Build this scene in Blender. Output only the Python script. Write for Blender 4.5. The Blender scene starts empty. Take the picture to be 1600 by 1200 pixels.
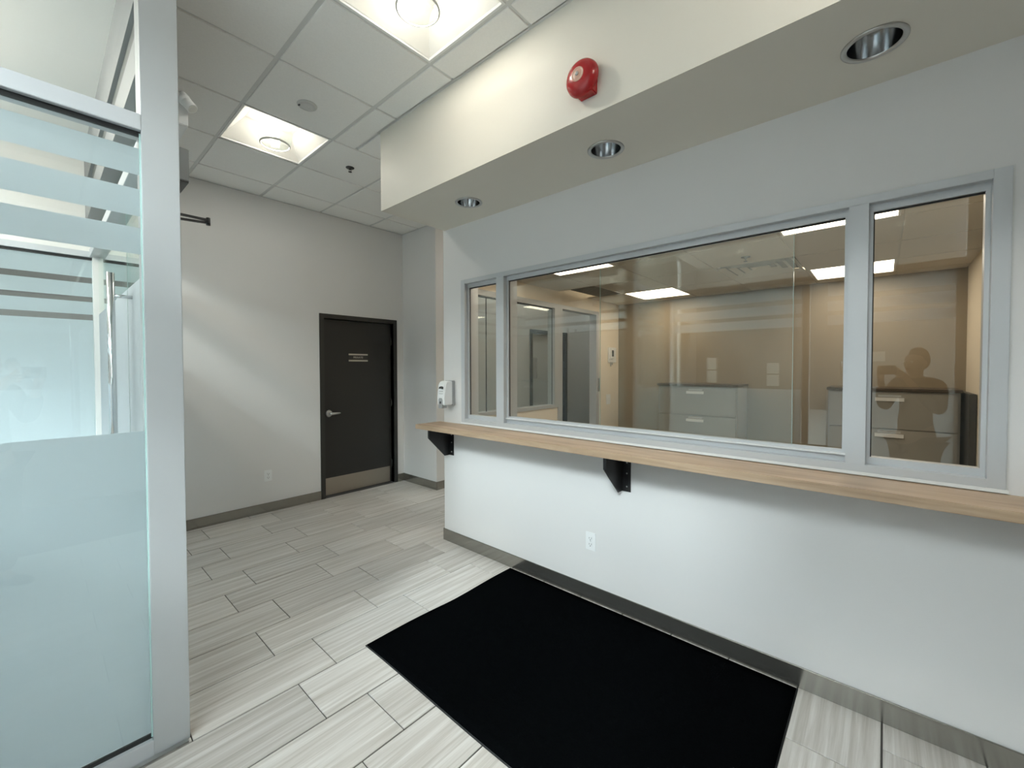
import bpy, bmesh, math, random
from mathutils import Matrix, Vector
random.seed(7)
C = bpy.context.scene.collection
sc = bpy.context.scene
PI = math.pi

# ------------------------------------------------------------------ camera
cam = bpy.data.cameras.new('camera')
cam.sensor_width = 36.0
cam.lens = 657.187 / 1600 * 36.0
cam.shift_y = -10.685 / 1600
cam.clip_start = 0.02
yaw, pitch, roll = math.radians(48.4444), math.radians(-1.24535), math.radians(-0.11635)
f = Vector((math.sin(yaw) * math.cos(pitch), math.cos(yaw) * math.cos(pitch), math.sin(pitch)))
r = f.cross(Vector((0, 0, 1))).normalized()
u = r.cross(f)
r2 = math.cos(roll) * r + math.sin(roll) * u
u2 = -math.sin(roll) * r + math.cos(roll) * u
co = bpy.data.objects.new('camera', cam)
C.objects.link(co)
co.matrix_world = Matrix(((r2.x, u2.x, -f.x, 0), (r2.y, u2.y, -f.y, 0), (r2.z, u2.z, -f.z, 1.5), (0, 0, 0, 1)))
sc.camera = co

# ------------------------------------------------------------------ world and exposure
sc.view_settings.view_transform = 'Standard'
sc.view_settings.look = 'None'
sc.view_settings.gamma = 1.0
sc.view_settings.use_curve_mapping = False
sc.view_settings.exposure = 0.0
sc.cycles.use_denoising = True
sc.cycles.max_bounces = 14
sc.cycles.transparent_max_bounces = 24
sc.cycles.diffuse_bounces = 7
sc.cycles.caustics_reflective = False
sc.cycles.caustics_refractive = False
sc.cycles.sample_clamp_indirect = 6.0
w = bpy.data.worlds.new('sky')
sc.world = w
w.use_nodes = True
bg = w.node_tree.nodes['Background']
SKY = 12.8
BULB = 3.0
DISK = 6.6
PANEL = 9.5
bg.inputs[0].default_value = (0.87, 0.95, 1.0, 1)
bg.inputs[1].default_value = SKY


def portal(loc, rot, sx, sy):
    l = bpy.data.lights.new('window_portal', 'AREA')
    l.shape = 'RECTANGLE'
    l.size, l.size_y = sx, sy
    l.cycles.is_portal = True
    o = bpy.data.objects.new('window_portal', l)
    C.objects.link(o)
    o.location = loc
    o.rotation_euler = rot


portal((-0.72, 0.8, 1.65), (0, -PI / 2, 0), 3.2, 2.7)     # storefront glazing behind the camera
portal((-1.03, 3.4, 1.62), (0, -PI / 2, 0), 3.2, 2.6)      # vestibule, street side
portal((-0.25, 4.84, 1.2), (-PI / 2, 0, 0), 1.5, 2.4)       # vestibule, far side

sun = bpy.data.lights.new('sun', 'SUN')
sun.energy = 2.3
sun.angle = math.radians(9)
sun.color = (0.86, 0.95, 1.0)
so_ = bpy.data.objects.new('sun', sun)
C.objects.link(so_)
so_.rotation_euler = Vector((1.0, 0.35, -0.73)).to_track_quat('-Z', 'Y').to_euler()

# ------------------------------------------------------------------ materials


def mat(name, col, rough=0.6, metal=0.0, bump=0.0, bscale=60.0, spec=0.5, var=0.0, vscale=3.0, emit=None, es=0.0):
    m = bpy.data.materials.new(name)
    m.use_nodes = True
    nt = m.node_tree
    b = nt.nodes['Principled BSDF']
    b.inputs['Base Color'].default_value = (*col, 1)
    b.inputs['Roughness'].default_value = rough
    b.inputs['Metallic'].default_value = metal
    b.inputs['Specular IOR Level'].default_value = spec
    g = nt.nodes.new('ShaderNodeNewGeometry')
    if bump:
        n = nt.nodes.new('ShaderNodeTexNoise')
        n.inputs['Scale'].default_value = bscale
        n.inputs['Detail'].default_value = 3
        bp = nt.nodes.new('ShaderNodeBump')
        bp.inputs['Strength'].default_value = bump
        bp.inputs['Distance'].default_value = 0.002
        nt.links.new(g.outputs['Position'], n.inputs['Vector'])
        nt.links.new(n.outputs['Fac'], bp.inputs['Height'])
        nt.links.new(bp.outputs['Normal'], b.inputs['Normal'])
    if var:
        n = nt.nodes.new('ShaderNodeTexNoise')
        n.inputs['Scale'].default_value = vscale
        n.inputs['Detail'].default_value = 4
        cr = nt.nodes.new('ShaderNodeValToRGB')
        cr.color_ramp.elements[0].position = 0.3
        cr.color_ramp.elements[1].position = 0.7
        cr.color_ramp.elements[0].color = (*[c * (1 - var) for c in col], 1)
        cr.color_ramp.elements[1].color = (*[min(1, c * (1 + var)) for c in col], 1)
        nt.links.new(g.outputs['Position'], n.inputs['Vector'])
        nt.links.new(n.outputs['Fac'], cr.inputs['Fac'])
        nt.links.new(cr.outputs['Color'], b.inputs['Base Color'])
    if emit:
        b.inputs['Emission Color'].default_value = (*emit, 1)
        b.inputs['Emission Strength'].default_value = es
    return m


def glass(name, tint=(0.95, 0.97, 0.96), refl=1.0):
    m = bpy.data.materials.new(name)
    m.use_nodes = True
    nt = m.node_tree
    nt.nodes.clear()
    out = nt.nodes.new('ShaderNodeOutputMaterial')
    mix = nt.nodes.new('ShaderNodeMixShader')
    tr = nt.nodes.new('ShaderNodeBsdfTransparent')
    tr.inputs[0].default_value = (*tint, 1)
    gl = nt.nodes.new('ShaderNodeBsdfGlossy')
    gl.inputs['Roughness'].default_value = 0.0
    gl.inputs[0].default_value = (0.95, 1, 0.97, 1)
    fr = nt.nodes.new('ShaderNodeFresnel')
    ge = nt.nodes.new('ShaderNodeNewGeometry')
    mi = nt.nodes.new('ShaderNodeMath')         # keep the same reflectance on both faces of the thin pane
    mi.operation = 'MULTIPLY_ADD'
    mi.inputs[1].default_value = 1 / 1.5 - 1.5
    mi.inputs[2].default_value = 1.5
    nt.links.new(ge.outputs['Backfacing'], mi.inputs[0])
    nt.links.new(mi.outputs[0], fr.inputs['IOR'])
    mu = nt.nodes.new('ShaderNodeMath')
    mu.operation = 'MULTIPLY'
    mu.inputs[1].default_value = refl
    mu.use_clamp = True
    nt.links.new(fr.outputs[0], mu.inputs[0])
    nt.links.new(mu.outputs[0], mix.inputs[0])
    nt.links.new(tr.outputs[0], mix.inputs[1])
    nt.links.new(gl.outputs[0], mix.inputs[2])
    nt.links.new(mix.outputs[0], out.inputs[0])
    return m


def frost(name, col):
    m = bpy.data.materials.new(name)
    m.use_nodes = True
    nt = m.node_tree
    nt.nodes.clear()
    out = nt.nodes.new('ShaderNodeOutputMaterial')
    m1 = nt.nodes.new('ShaderNodeMixShader')
    tl = nt.nodes.new('ShaderNodeBsdfTranslucent')
    df = nt.nodes.new('ShaderNodeBsdfDiffuse')
    tl.inputs[0].default_value = (*col, 1)
    df.inputs[0].default_value = (*col, 1)
    m1.inputs[0].default_value = 0.42
    n = nt.nodes.new('ShaderNodeTexNoise')
    n.inputs['Scale'].default_value = 900
    bp = nt.nodes.new('ShaderNodeBump')
    bp.inputs['Strength'].default_value = 0.1
    bp.inputs['Distance'].default_value = 0.001
    nt.links.new(n.outputs['Fac'], bp.inputs['Height'])
    nt.links.new(bp.outputs['Normal'], df.inputs['Normal'])
    nt.links.new(tl.outputs[0], m1.inputs[1])
    nt.links.new(df.outputs[0], m1.inputs[2])
    nt.links.new(m1.outputs[0], out.inputs[0])
    return m


def streaky(name, c1, c2, c3, rough, axis_scale, tint=0.06, bump=0.05):
    """stone or wood print with streaks running along world x or y, every tile with its own shift and tone"""
    m = bpy.data.materials.new(name)
    m.use_nodes = True
    nt = m.node_tree
    b = nt.nodes['Principled BSDF']
    g = nt.nodes.new('ShaderNodeNewGeometry')
    oi = nt.nodes.new('ShaderNodeObjectInfo')
    sh = nt.nodes.new('ShaderNodeVectorMath')
    sh.operation = 'MULTIPLY_ADD'
    sh.inputs[1].default_value = (1, 1, 1)
    mulr = nt.nodes.new('ShaderNodeMath')
    mulr.operation = 'MULTIPLY'
    mulr.inputs[1].default_value = 37.0
    nt.links.new(oi.outputs['Random'], mulr.inputs[0])
    nt.links.new(g.outputs['Position'], sh.inputs[0])
    nt.links.new(mulr.outputs[0], sh.inputs[2])
    mp = nt.nodes.new('ShaderNodeMapping')
    mp.inputs['Scale'].default_value = axis_scale
    nt.links.new(sh.outputs[0], mp.inputs['Vector'])
    n = nt.nodes.new('ShaderNodeTexNoise')
    n.inputs['Scale'].default_value = 1.0
    n.inputs['Detail'].default_value = 7
    n.inputs['Roughness'].default_value = 0.62
    n.inputs['Distortion'].default_value = 0.5
    nt.links.new(mp.outputs[0], n.inputs['Vector'])
    cr = nt.nodes.new('ShaderNodeValToRGB')
    e = cr.color_ramp.elements
    e[0].position, e[0].color = 0.32, (*c1, 1)
    e[1].position, e[1].color = 0.68, (*c3, 1)
    k = e.new(0.5)
    k.color = (*c2, 1)
    nt.links.new(n.outputs['Fac'], cr.inputs['Fac'])
    hsv = nt.nodes.new('ShaderNodeHueSaturation')
    mr = nt.nodes.new('ShaderNodeMapRange')
    mr.inputs['To Min'].default_value = 1 - tint
    mr.inputs['To Max'].default_value = 1 + tint
    nt.links.new(oi.outputs['Random'], mr.inputs['Value'])
    nt.links.new(mr.outputs[0], hsv.inputs['Value'])
    nt.links.new(cr.outputs['Color'], hsv.inputs['Color'])
    nt.links.new(hsv.outputs['Color'], b.inputs['Base Color'])
    b.inputs['Roughness'].default_value = rough
    bp = nt.nodes.new('ShaderNodeBump')
    bp.inputs['Strength'].default_value = bump
    bp.inputs['Distance'].default_value = 0.002
    nt.links.new(n.outputs['Fac'], bp.inputs['Height'])
    nt.links.new(bp.outputs['Normal'], b.inputs['Normal'])
    return m


M = {}
M['wall'] = mat('painted_wall', (0.71, 0.70, 0.69), 0.55, bump=0.12, bscale=220)
M['bulk'] = mat('painted_bulkhead', (0.71, 0.675, 0.60), 0.55, bump=0.1, bscale=220)
M['vest'] = mat('bright_vestibule_paint', (0.86, 0.84, 0.80), 0.6)
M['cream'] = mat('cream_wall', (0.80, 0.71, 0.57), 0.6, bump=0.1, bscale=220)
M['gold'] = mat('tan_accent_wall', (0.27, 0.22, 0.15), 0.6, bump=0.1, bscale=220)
M['white'] = mat('white_paint', (0.80, 0.80, 0.78), 0.6)
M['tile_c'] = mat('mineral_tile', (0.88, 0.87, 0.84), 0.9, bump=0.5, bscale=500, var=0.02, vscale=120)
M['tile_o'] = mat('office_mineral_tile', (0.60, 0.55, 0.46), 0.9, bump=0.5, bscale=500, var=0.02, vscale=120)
M['tee'] = mat('grid_tee', (0.66, 0.66, 0.64), 0.5)
M['det'] = mat('detector_plastic', (0.60, 0.60, 0.58), 0.5)
M['alu'] = mat('satin_aluminium', (0.56, 0.575, 0.59), 0.42, 0.25)
M['alu_d'] = mat('grey_aluminium', (0.25, 0.26, 0.265), 0.45, 0.2)
M['tracka'] = mat('bright_aluminium', (0.72, 0.73, 0.74), 0.35, 0.1)
M['postm'] = mat('painted_post', (0.47, 0.485, 0.49), 0.42, 0.15, bump=0.05, bscale=300)
M['gasket'] = mat('black_gasket', (0.012, 0.013, 0.013), 0.6)
M['black'] = mat('black_metal', (0.011, 0.011, 0.012), 0.35, 0.1)
M['floor_t'] = streaky('striated_floor_tile', (0.42, 0.39, 0.35), (0.54, 0.51, 0.475), (0.68, 0.66, 0.63), 0.40, (1.3, 42, 1), 0.09)
M['grout'] = mat('grey_grout', (0.07, 0.065, 0.06), 0.85, bump=0.3, bscale=400)
M['base'] = mat('brushed_baseboard', (0.33, 0.32, 0.29), 0.16, 0.85)
M['wood'] = streaky('counter_wood', (0.31, 0.21, 0.135), (0.41, 0.29, 0.19), (0.49, 0.36, 0.245), 0.42, (22, 1.6, 22), 0.0, 0.05)
M['glass'] = glass('clear_glass')
M['glass_c'] = glass('reception_glass', (0.975, 0.965, 0.94), 1.0)
M['glass_e'] = mat('glass_edge', (0.45, 0.62, 0.58), 0.1)
M['frost'] = frost('frosted_film', (0.765, 0.81, 0.84))
M['door'] = mat('charcoal_door_paint', (0.021, 0.021, 0.020), 0.42, bump=0.06, bscale=150)
M['dframe'] = mat('charcoal_frame_paint', (0.030, 0.030, 0.028), 0.35)
M['kick'] = mat('brushed_steel_plate', (0.42, 0.38, 0.33), 0.34, 0.9, bump=0.05, bscale=200)
M['chrome'] = mat('polished_chrome', (0.75, 0.76, 0.77), 0.12, 1.0)
M['satin'] = mat('satin_steel', (0.55, 0.55, 0.54), 0.28, 1.0)
M['plastic'] = mat('white_plastic', (0.80, 0.81, 0.81), 0.35)
M['plast_g'] = mat('grey_plastic', (0.33, 0.34, 0.34), 0.4)
M['plast_b'] = mat('dark_plastic', (0.03, 0.03, 0.03), 0.4)
M['red'] = mat('red_enamel', (0.36, 0.012, 0.014), 0.25)
M['bellc'] = mat('bell_cream_ring', (0.55, 0.33, 0.25), 0.35)
M['mat'] = mat('black_carpet', (0.0022, 0.0026, 0.003), 1.0, bump=1.0, bscale=260, spec=0.0)
M['matedge'] = mat('black_rubber_edge', (0.008, 0.008, 0.009), 0.7)
M['reflector'] = mat('white_reflector', (0.86, 0.84, 0.79), 0.5)
M['bulb'] = mat('glowing_bulb', (1, 1, 1), 0.5, emit=(1.0, 0.95, 0.86), es=30)
M['panel'] = mat('glowing_office_lens', (0.9, 0.9, 0.88), 0.5, emit=(1.0, 0.90, 0.74), es=PANEL)
M['panel_w'] = mat('glowing_corridor_fill', (0.9, 0.9, 0.9), 0.5, emit=(1.0, 0.97, 0.92), es=9)  # glow of the added corridor lamp
M['tube'] = mat('glowing_tube', (1, 1, 1), 0.5, emit=(1.0, 0.93, 0.84), es=90)
M['groove'] = mat('dark_groove', (0.07, 0.08, 0.08), 0.5)
M['dark'] = mat('dark_void', (0.006, 0.006, 0.006), 0.9)
M['cab'] = mat('grey_steel_cabinet', (0.34, 0.33, 0.30), 0.45, bump=0.05, bscale=200)
M['cabtop'] = mat('brown_laminate_top', (0.07, 0.055, 0.04), 0.4)
M['grille'] = mat('grey_grille', (0.22, 0.205, 0.175), 0.6)
M['asphalt'] = mat('pale_concrete', (0.25, 0.245, 0.235), 0.9, var=0.2, vscale=2)
M['facade'] = mat('street_facade', (0.14, 0.13, 0.12), 0.9, var=0.15, vscale=0.7)
M['paper'] = frost('white_paper', (0.85, 0.85, 0.83))
M['oldgrey'] = mat('grey_corridor_paint', (0.47, 0.475, 0.47), 0.6, bump=0.1, bscale=220)
M['officefloor'] = mat('grey_carpet_tiles', (0.12, 0.115, 0.105), 0.95)
M['cloth'] = mat('dark_cloth', (0.02, 0.02, 0.022), 0.9)
M['skin'] = mat('skin', (0.45, 0.28, 0.2), 0.6)
M['lens'] = mat('frosted_lamp_lens', (0.7, 0.7, 0.66), 0.2)

# ------------------------------------------------------------------ geometry helpers


class MB:
    def __init__(s):
        s.bm = bmesh.new()

    def box(s, x0, x1, y0, y1, z0, z1, bev=0.0):
        x0, x1 = min(x0, x1), max(x0, x1)
        y0, y1 = min(y0, y1), max(y0, y1)
        z0, z1 = min(z0, z1), max(z0, z1)
        v = [s.bm.verts.new(p) for p in ((x0, y0, z0), (x1, y0, z0), (x1, y1, z0), (x0, y1, z0), (x0, y0, z1), (x1, y0, z1), (x1, y1, z1), (x0, y1, z1))]
        fs = [s.bm.faces.new([v[i] for i in q]) for q in ((0, 3, 2, 1), (4, 5, 6, 7), (0, 1, 5, 4), (1, 2, 6, 5), (2, 3, 7, 6), (3, 0, 4, 7))]
        if bev:
            es = set()
            for fc in fs:
                es.update(fc.edges)
            bmesh.ops.bevel(s.bm, geom=list(es), offset=bev, segments=2, affect='EDGES', clamp_overlap=True)
        return s

    def prism(s, pts, d, thick):
        """pts: closed outline (3-D points); d: extrusion direction"""
        a = [s.bm.verts.new(p) for p in pts]
        dv = Vector(d).normalized() * thick
        b = [s.bm.verts.new(Vector(p) + dv) for p in pts]
        n = len(a)
        s.bm.faces.new(a[::-1])
        s.bm.faces.new(b)
        for i in range(n):
            s.bm.faces.new((a[i], a[(i + 1) % n], b[(i + 1) % n], b[i]))
        return s

    def lathe(s, prof, origin, axis='z', seg=32, closed=False, smooth=True):
        """prof: list of (radius, offset along the axis)"""
        o = Vector(origin)
        rings = []
        for rr, h in prof:
            ring = []
            if rr < 1e-6:
                p = {'z': (0, 0, h), 'x': (h, 0, 0), 'y': (0, h, 0)}[axis]
                ring = [s.bm.verts.new(o + Vector(p))]
            else:
                for i in range(seg):
                    a = 2 * PI * i / seg
                    c, d = rr * math.cos(a), rr * math.sin(a)
                    p = {'z': (c, d, h), 'x': (h, c, d), 'y': (d, h, c)}[axis]
                    ring.append(s.bm.verts.new(o + Vector(p)))
            rings.append(ring)
        for A, B in zip(rings[:-1], rings[1:]):
            for i in range(seg):
                j = (i + 1) % seg
                if len(A) == 1 and len(B) == 1:
                    continue
                if len(A) == 1:
                    fc = s.bm.faces.new((A[0], B[j], B[i]))
                elif len(B) == 1:
                    fc = s.bm.faces.new((A[i], A[j], B[0]))
                else:
                    fc = s.bm.faces.new((A[i], A[j], B[j], B[i]))
                fc.smooth = smooth
        return s

    def tube(s, p0, p1, rad, seg=16, caps=True):
        p0, p1 = Vector(p0), Vector(p1)
        d = (p1 - p0).normalized()
        t = Vector((0, 0, 1)) if abs(d.z) < 0.9 else Vector((1, 0, 0))
        a = d.cross(t).normalized()
        b = d.cross(a)
        R0, R1 = [], []
        for i in range(seg):
            an = 2 * PI * i / seg
            o = a * math.cos(an) * rad + b * math.sin(an) * rad
            R0.append(s.bm.verts.new(p0 + o))
            R1.append(s.bm.verts.new(p1 + o))
        for i in range(seg):
            j = (i + 1) % seg
            s.bm.faces.new((R0[i], R0[j], R1[j], R1[i])).smooth = True
        if caps:
            s.bm.faces.new(R0[::-1])
            s.bm.faces.new(R1)
        return s

    def sphere(s, c, rad, scale=(1, 1, 1), seg=20):
        r_ = bmesh.ops.create_uvsphere(s.bm, u_segments=seg, v_segments=seg // 2, radius=rad)
        for v in r_['verts']:
            v.co = Vector((v.co.x * scale[0], v.co.y * scale[1], v.co.z * scale[2])) + Vector(c)
            for fc in v.link_faces:
                fc.smooth = True
        return s

    def build(s, name, m, parent=None):
        bmesh.ops.recalc_face_normals(s.bm, faces=s.bm.faces)
        me = bpy.data.meshes.new(name)
        off = Vector((0, 0, 0))
        p = parent
        while p is not None:
            off += p.location
            p = p.parent
        if parent is None:
            c = Vector((0, 0, 0))
            lo = [min(v.co[i] for v in s.bm.verts) for i in range(3)]
            hi = [max(v.co[i] for v in s.bm.verts) for i in range(3)]
            off = Vector(((lo[0] + hi[0]) / 2, (lo[1] + hi[1]) / 2, lo[2]))
        elif parent.type != 'EMPTY' or True:
            pass
        bmesh.ops.translate(s.bm, verts=s.bm.verts, vec=-off)
        s.bm.to_mesh(me)
        s.bm.free()
        me.materials.append(m)
        o = bpy.data.objects.new(name, me)
        C.objects.link(o)
        if parent is not None:
            o.parent = parent
        else:
            o.location = off
        return o


def bx(*a, bev=0.0):
    return MB().box(*a, bev=bev)


def tag(o, label, cat, group=None, kind=None):
    o['label'] = label
    o['category'] = cat
    if group:
        o['group'] = group
    if kind:
        o['kind'] = kind
    return o


def thing(name, loc, label, cat, group=None, kind=None):
    o = bpy.data.objects.new(name, None)
    o.empty_display_size = 0.05
    C.objects.link(o)
    o.location = loc
    return tag(o, label, cat, group, kind)


def st(o, label, cat):
    return tag(o, label, cat, kind='structure')


def copy_tree(src, loc, label, group=None):
    rt = src.copy()
    C.objects.link(rt)
    rt.location = loc
    rt['label'] = label
    if group:
        rt['group'] = group
    for ch in list(src.children):
        c = ch.copy()
        C.objects.link(c)
        c.parent = rt
        for g in list(ch.children):
            d = g.copy()
            C.objects.link(d)
            d.parent = c
    return rt


def text_mesh(body, size, depth=0.0006):
    cu = bpy.data.curves.new('lettering', 'FONT')
    cu.body = body
    cu.size = size
    cu.extrude = depth
    cu.align_x = 'CENTER'
    cu.align_y = 'CENTER'
    o = bpy.data.objects.new('lettering', cu)
    C.objects.link(o)
    dg = bpy.context.evaluated_depsgraph_get()
    me = bpy.data.meshes.new_from_object(o.evaluated_get(dg))
    bpy.data.objects.remove(o)
    return me


W = 2.345          # face of the reception wall
WB = 2.485         # its office side
WE = 2.870         # its far end
CH = 3.268         # lobby ceiling
D = 4.806          # far wall
XJ = 3.236         # short wall right of the grey door
YC = 4.110         # corridor far wall
XW = -0.55         # street glazing behind the camera
YP = 2.094         # near face of the glass partition
OC = 2.42          # office ceiling
OB = 5.68          # office back wall
OL = 2.94          # office wall beside the corridor
OR = -0.561        # office wall on the right
YS = -2.6          # lobby wall behind on the right

# ------------------------------------------------------------------ floor with single tiles
fl = st(bx(-0.60, 8.2, YS - 0.1, 4.95, -0.12, -0.0045).build('floor', M['grout']), 'floor of pale grey striated rectangular tiles in staggered rows', 'floor')
TL, TW, G = 0.5955, 0.297, 0.0048
cache = {}
row0 = 1.475
for k in range(-8, 12):
    y0, y1 = row0 + k * TW, row0 + (k + 1) * TW
    ph = 0.985 if k % 2 == 0 else 0.797
    n0 = -4
    for i in range(-4, 7):
        x0, x1 = ph + i * TL, ph + (i + 1) * TL
        a0, a1, b0, b1 = max(x0, -0.55), x1, max(y0, -0.95), min(y1, 4.806)
        if b1 > YC and b0 < YC:
            pass
        lim = W + 0.001 if b1 <= WE + 0.02 else 4.4
        if b1 > YC + 0.05:
            lim = XJ
        a1 = min(a1, lim)
        if a1 - a0 < 0.02 or b1 - b0 < 0.02:
            continue
        key = (round(a1 - a0, 4), round(b1 - b0, 4))
        if key not in cache:
            hx, hy = (a1 - a0 - G) / 2, (b1 - b0 - 0.0065) / 2
            mb = MB()
            c = 0.0012
            lo = [(-hx, -hy, -0.0055), (hx, -hy, -0.0055), (hx, hy, -0.0055), (-hx, hy, -0.0055)]
            mi = [(-hx, -hy, -c), (hx, -hy, -c), (hx, hy, -c), (-hx, hy, -c)]
            to = [(-hx + c, -hy + c, 0), (hx - c, -hy + c, 0), (hx - c, hy - c, 0), (-hx + c, hy - c, 0)]
            V = [[mb.bm.verts.new(p) for p in q] for q in (lo, mi, to)]
            for A, B in ((V[0], V[1]), (V[1], V[2])):
                for q in range(4):
                    mb.bm.faces.new((A[q], A[(q + 1) % 4], B[(q + 1) % 4], B[q]))
            mb.bm.faces.new(V[2])
            mb.bm.faces.new(V[0][::-1])
            bmesh.ops.recalc_face_normals(mb.bm, faces=mb.bm.faces)
            me = bpy.data.meshes.new('tile')
            mb.bm.to_mesh(me)
            me.materials.append(M['floor_t'])
            cache[key] = me
        o = bpy.data.objects.new('tile', cache[key])
        C.objects.link(o)
        o.parent = fl
        o.location = Vector(((a0 + a1) / 2, (b0 + b1) / 2, 0)) - fl.location

# ------------------------------------------------------------------ walls
mb = MB()
mb.box(W, WB, YS, WE, 0, 1.05)
mb.box(W, WB, YS, WE, 2.226, CH + 0.3)
mb.box(W, WB, 2.637, WE, 1.05, 2.226)
mb.box(W, WB, YS, -0.337, 1.05, 2.226)
st(mb.build('wall_right', M['wall']), 'pale grey reception wall around the long interior window', 'wall')

# far wall with a door opening 2.127..3.136
mb = MB()
mb.box(0.50, 2.177, D, D + 0.13, 0, CH + 0.1)
mb.box(3.086, XJ, D, D + 0.13, 0, CH + 0.1)
mb.box(2.177, 3.086, D, D + 0.13, 2.08, CH + 0.1)
st(mb.build('wall_back', M['wall']), 'plain light grey far wall holding the charcoal door', 'wall')
st(bx(XJ, XJ + 0.12, YC, D + 0.13, 0, CH + 0.1).build('wall_jog', M['wall']), 'short light grey wall right of the charcoal door', 'wall')

# corridor far wall with its door opening
mb = MB()
mb.box(XJ + 0.12, 5.10, YC, YC + 0.12, 0, CH + 0.1)
mb.box(6.0, 8.2, YC, YC + 0.12, 0, CH + 0.1)
mb.box(5.10, 6.0, YC, YC + 0.12, 2.05, CH + 0.1)
st(mb.build('wall_corridor', M['oldgrey']), 'grey corridor wall seen through the office side window', 'wall')
st(bx(8.1, 8.2, 3.0, YC, 0, CH + 0.1).build('wall_corridor_end', M['oldgrey']), 'end wall of the corridor behind the office', 'wall')

# office walls
mb = MB()
mb.box(WB, 2.75, OL, OL + 0.08, 0, OC + 0.95)
mb.box(2.75, 4.228, OL, OL + 0.08, 0, 1.03)
mb.box(2.75, 5.03, OL, OL + 0.08, 2.26, OC + 0.95)
mb.box(5.03, 8.2, OL, OL + 0.08, 0, OC + 0.95)
st(mb.build('wall_office_left', M['cream']), 'cream office wall with side window and open passage', 'wall')
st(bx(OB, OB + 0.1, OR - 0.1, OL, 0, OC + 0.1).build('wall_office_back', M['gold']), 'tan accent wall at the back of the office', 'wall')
st(bx(WB, OB + 0.1, OR - 0.1, OR, 0, OC + 0.1).build('wall_office_right', M['cream']), 'cream office wall at the right end', 'wall')
st(bx(XW - 0.1, WB, YS - 0.1, YS, 0, CH + 0.3).build('wall_front', M['wall']), 'grey lobby end wall behind the viewer', 'wall')

# ------------------------------------------------------------------ bulkhead with round holes for the downlights
DL = [(2.06, 2.235), (2.06, 1.145), (2.045, 0.045), (2.045, -1.05), (2.045, -2.1)]
mb = MB()
x0, x1, zb, ye = 1.735, W, 2.68, 2.85
hr, hs = 0.082, 0.12
bm = mb.bm


def quad(*p):
    bm.faces.new([bm.verts.new(q) for q in p])


ycuts = [YS]
for cx, cy in sorted(DL, key=lambda t: t[1]):
    ycuts += [cy - hs, cy + hs]
ycuts.append(ye)
for i in range(0, len(ycuts), 2):
    quad((x0, ycuts[i], zb), (x1, ycuts[i], zb), (x1, ycuts[i + 1], zb), (x0, ycuts[i + 1], zb))
for cx, cy in DL:
    quad((x0, cy - hs, zb), (cx - hs, cy - hs, zb), (cx - hs, cy + hs, zb), (x0, cy + hs, zb))
    quad((cx + hs, cy - hs, zb), (x1, cy - hs, zb), (x1, cy + hs, zb), (cx + hs, cy + hs, zb))
    N = 32
    inn, out_ = [], []
    for i in range(N):
        a = 2 * PI * (i + 0.5) / N
        c, s_ = math.cos(a), math.sin(a)
        inn.append(bm.verts.new((cx + hr * c, cy + hr * s_, zb)))
        t = hs / max(abs(c), abs(s_))
        out_.append([cx + t * c, cy + t * s_, zb])
    for q in range(4):   # snap four outline points onto the square's corners
        i = (q * N // 4 + N // 8) % N
        sx = 1 if q in (0, 3) else -1
        sy = 1 if q in (0, 1) else -1
        out_[i] = [cx + sx * hs, cy + sy * hs, zb]
        out_[i - 1] = [cx + sx * hs, cy + sy * hs, zb]
    ov = [bm.verts.new(p) for p in out_]
    for i in range(N):
        j = (i + 1) % N
        bm.faces.new((inn[i], inn[j], ov[j], ov[i]))
bmesh.ops.remove_doubles(bm, verts=bm.verts, dist=1e-5)
quad((x0, YS, zb), (x0, ye, zb), (x0, ye, CH + 0.25), (x0, YS, CH + 0.25))
quad((x0, ye, zb), (x1, ye, zb), (x1, ye, CH + 0.25), (x0, ye, CH + 0.25))
quad((x0, YS, CH + 0.25), (x1, YS, CH + 0.25), (x1, ye, CH + 0.25), (x0, ye, CH + 0.25))
st(mb.build('wall_bulkhead', M['bulk']), 'long dropped bulkhead over the reception counter', 'bulkhead')

# ------------------------------------------------------------------ lobby ceiling: slab above, tees, single tiles
ce = st(bx(-0.7, 8.2, YS - 0.1, 4.95, CH + 0.30, CH + 0.36).build('ceiling', M['white']), 'lobby ceiling of white square tiles in a metal grid', 'ceiling')
GX0, GY0, GS = 0.935, 2.0, 0.6085
LIGHTS = [(0, 2), (0, -1), (0, -4)]        # grid cells that hold a light (cell index x, y)
xs = [GX0 + GS * i for i in range(-3, 9)]
ys = [GY0 + GS * i for i in range(-8, 6)]
tc = {}


def clip_cell(x0, x1, y0, y1):
    """parts of the cell inside the lobby outline"""
    out = []
    x0 = max(x0, XW)
    y0 = max(y0, YS)
    y1 = min(y1, D)
    if y1 - y0 < 0.02:
        return out
    # rows in front of the bulkhead's end stop at its face, rows beyond run on
    if y0 < 2.85 < y1:
        a = (x0, min(x1, 1.735), y0, y1)
        if a[1] - a[0] > 0.02:
            out.append(a)
        if x1 > 1.735:
            out.append((max(x0, 1.735), min(x1, XJ if y1 > YC else 8), 2.85, y1))
    elif y1 <= 2.85:
        out.append((x0, min(x1, 1.735), y0, y1))
    elif y0 < YC < y1 and x1 > XJ:
        if x0 < XJ:
            out.append((x0, XJ, y0, y1))
        out.append((max(x0, XJ), x1, y0, YC))
    else:
        out.append((x0, min(x1, XJ if y0 >= YC - 0.01 else 8), y0, y1))
    return [q for q in out if q[1] - q[0] > 0.02 and q[3] - q[2] > 0.02]


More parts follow.
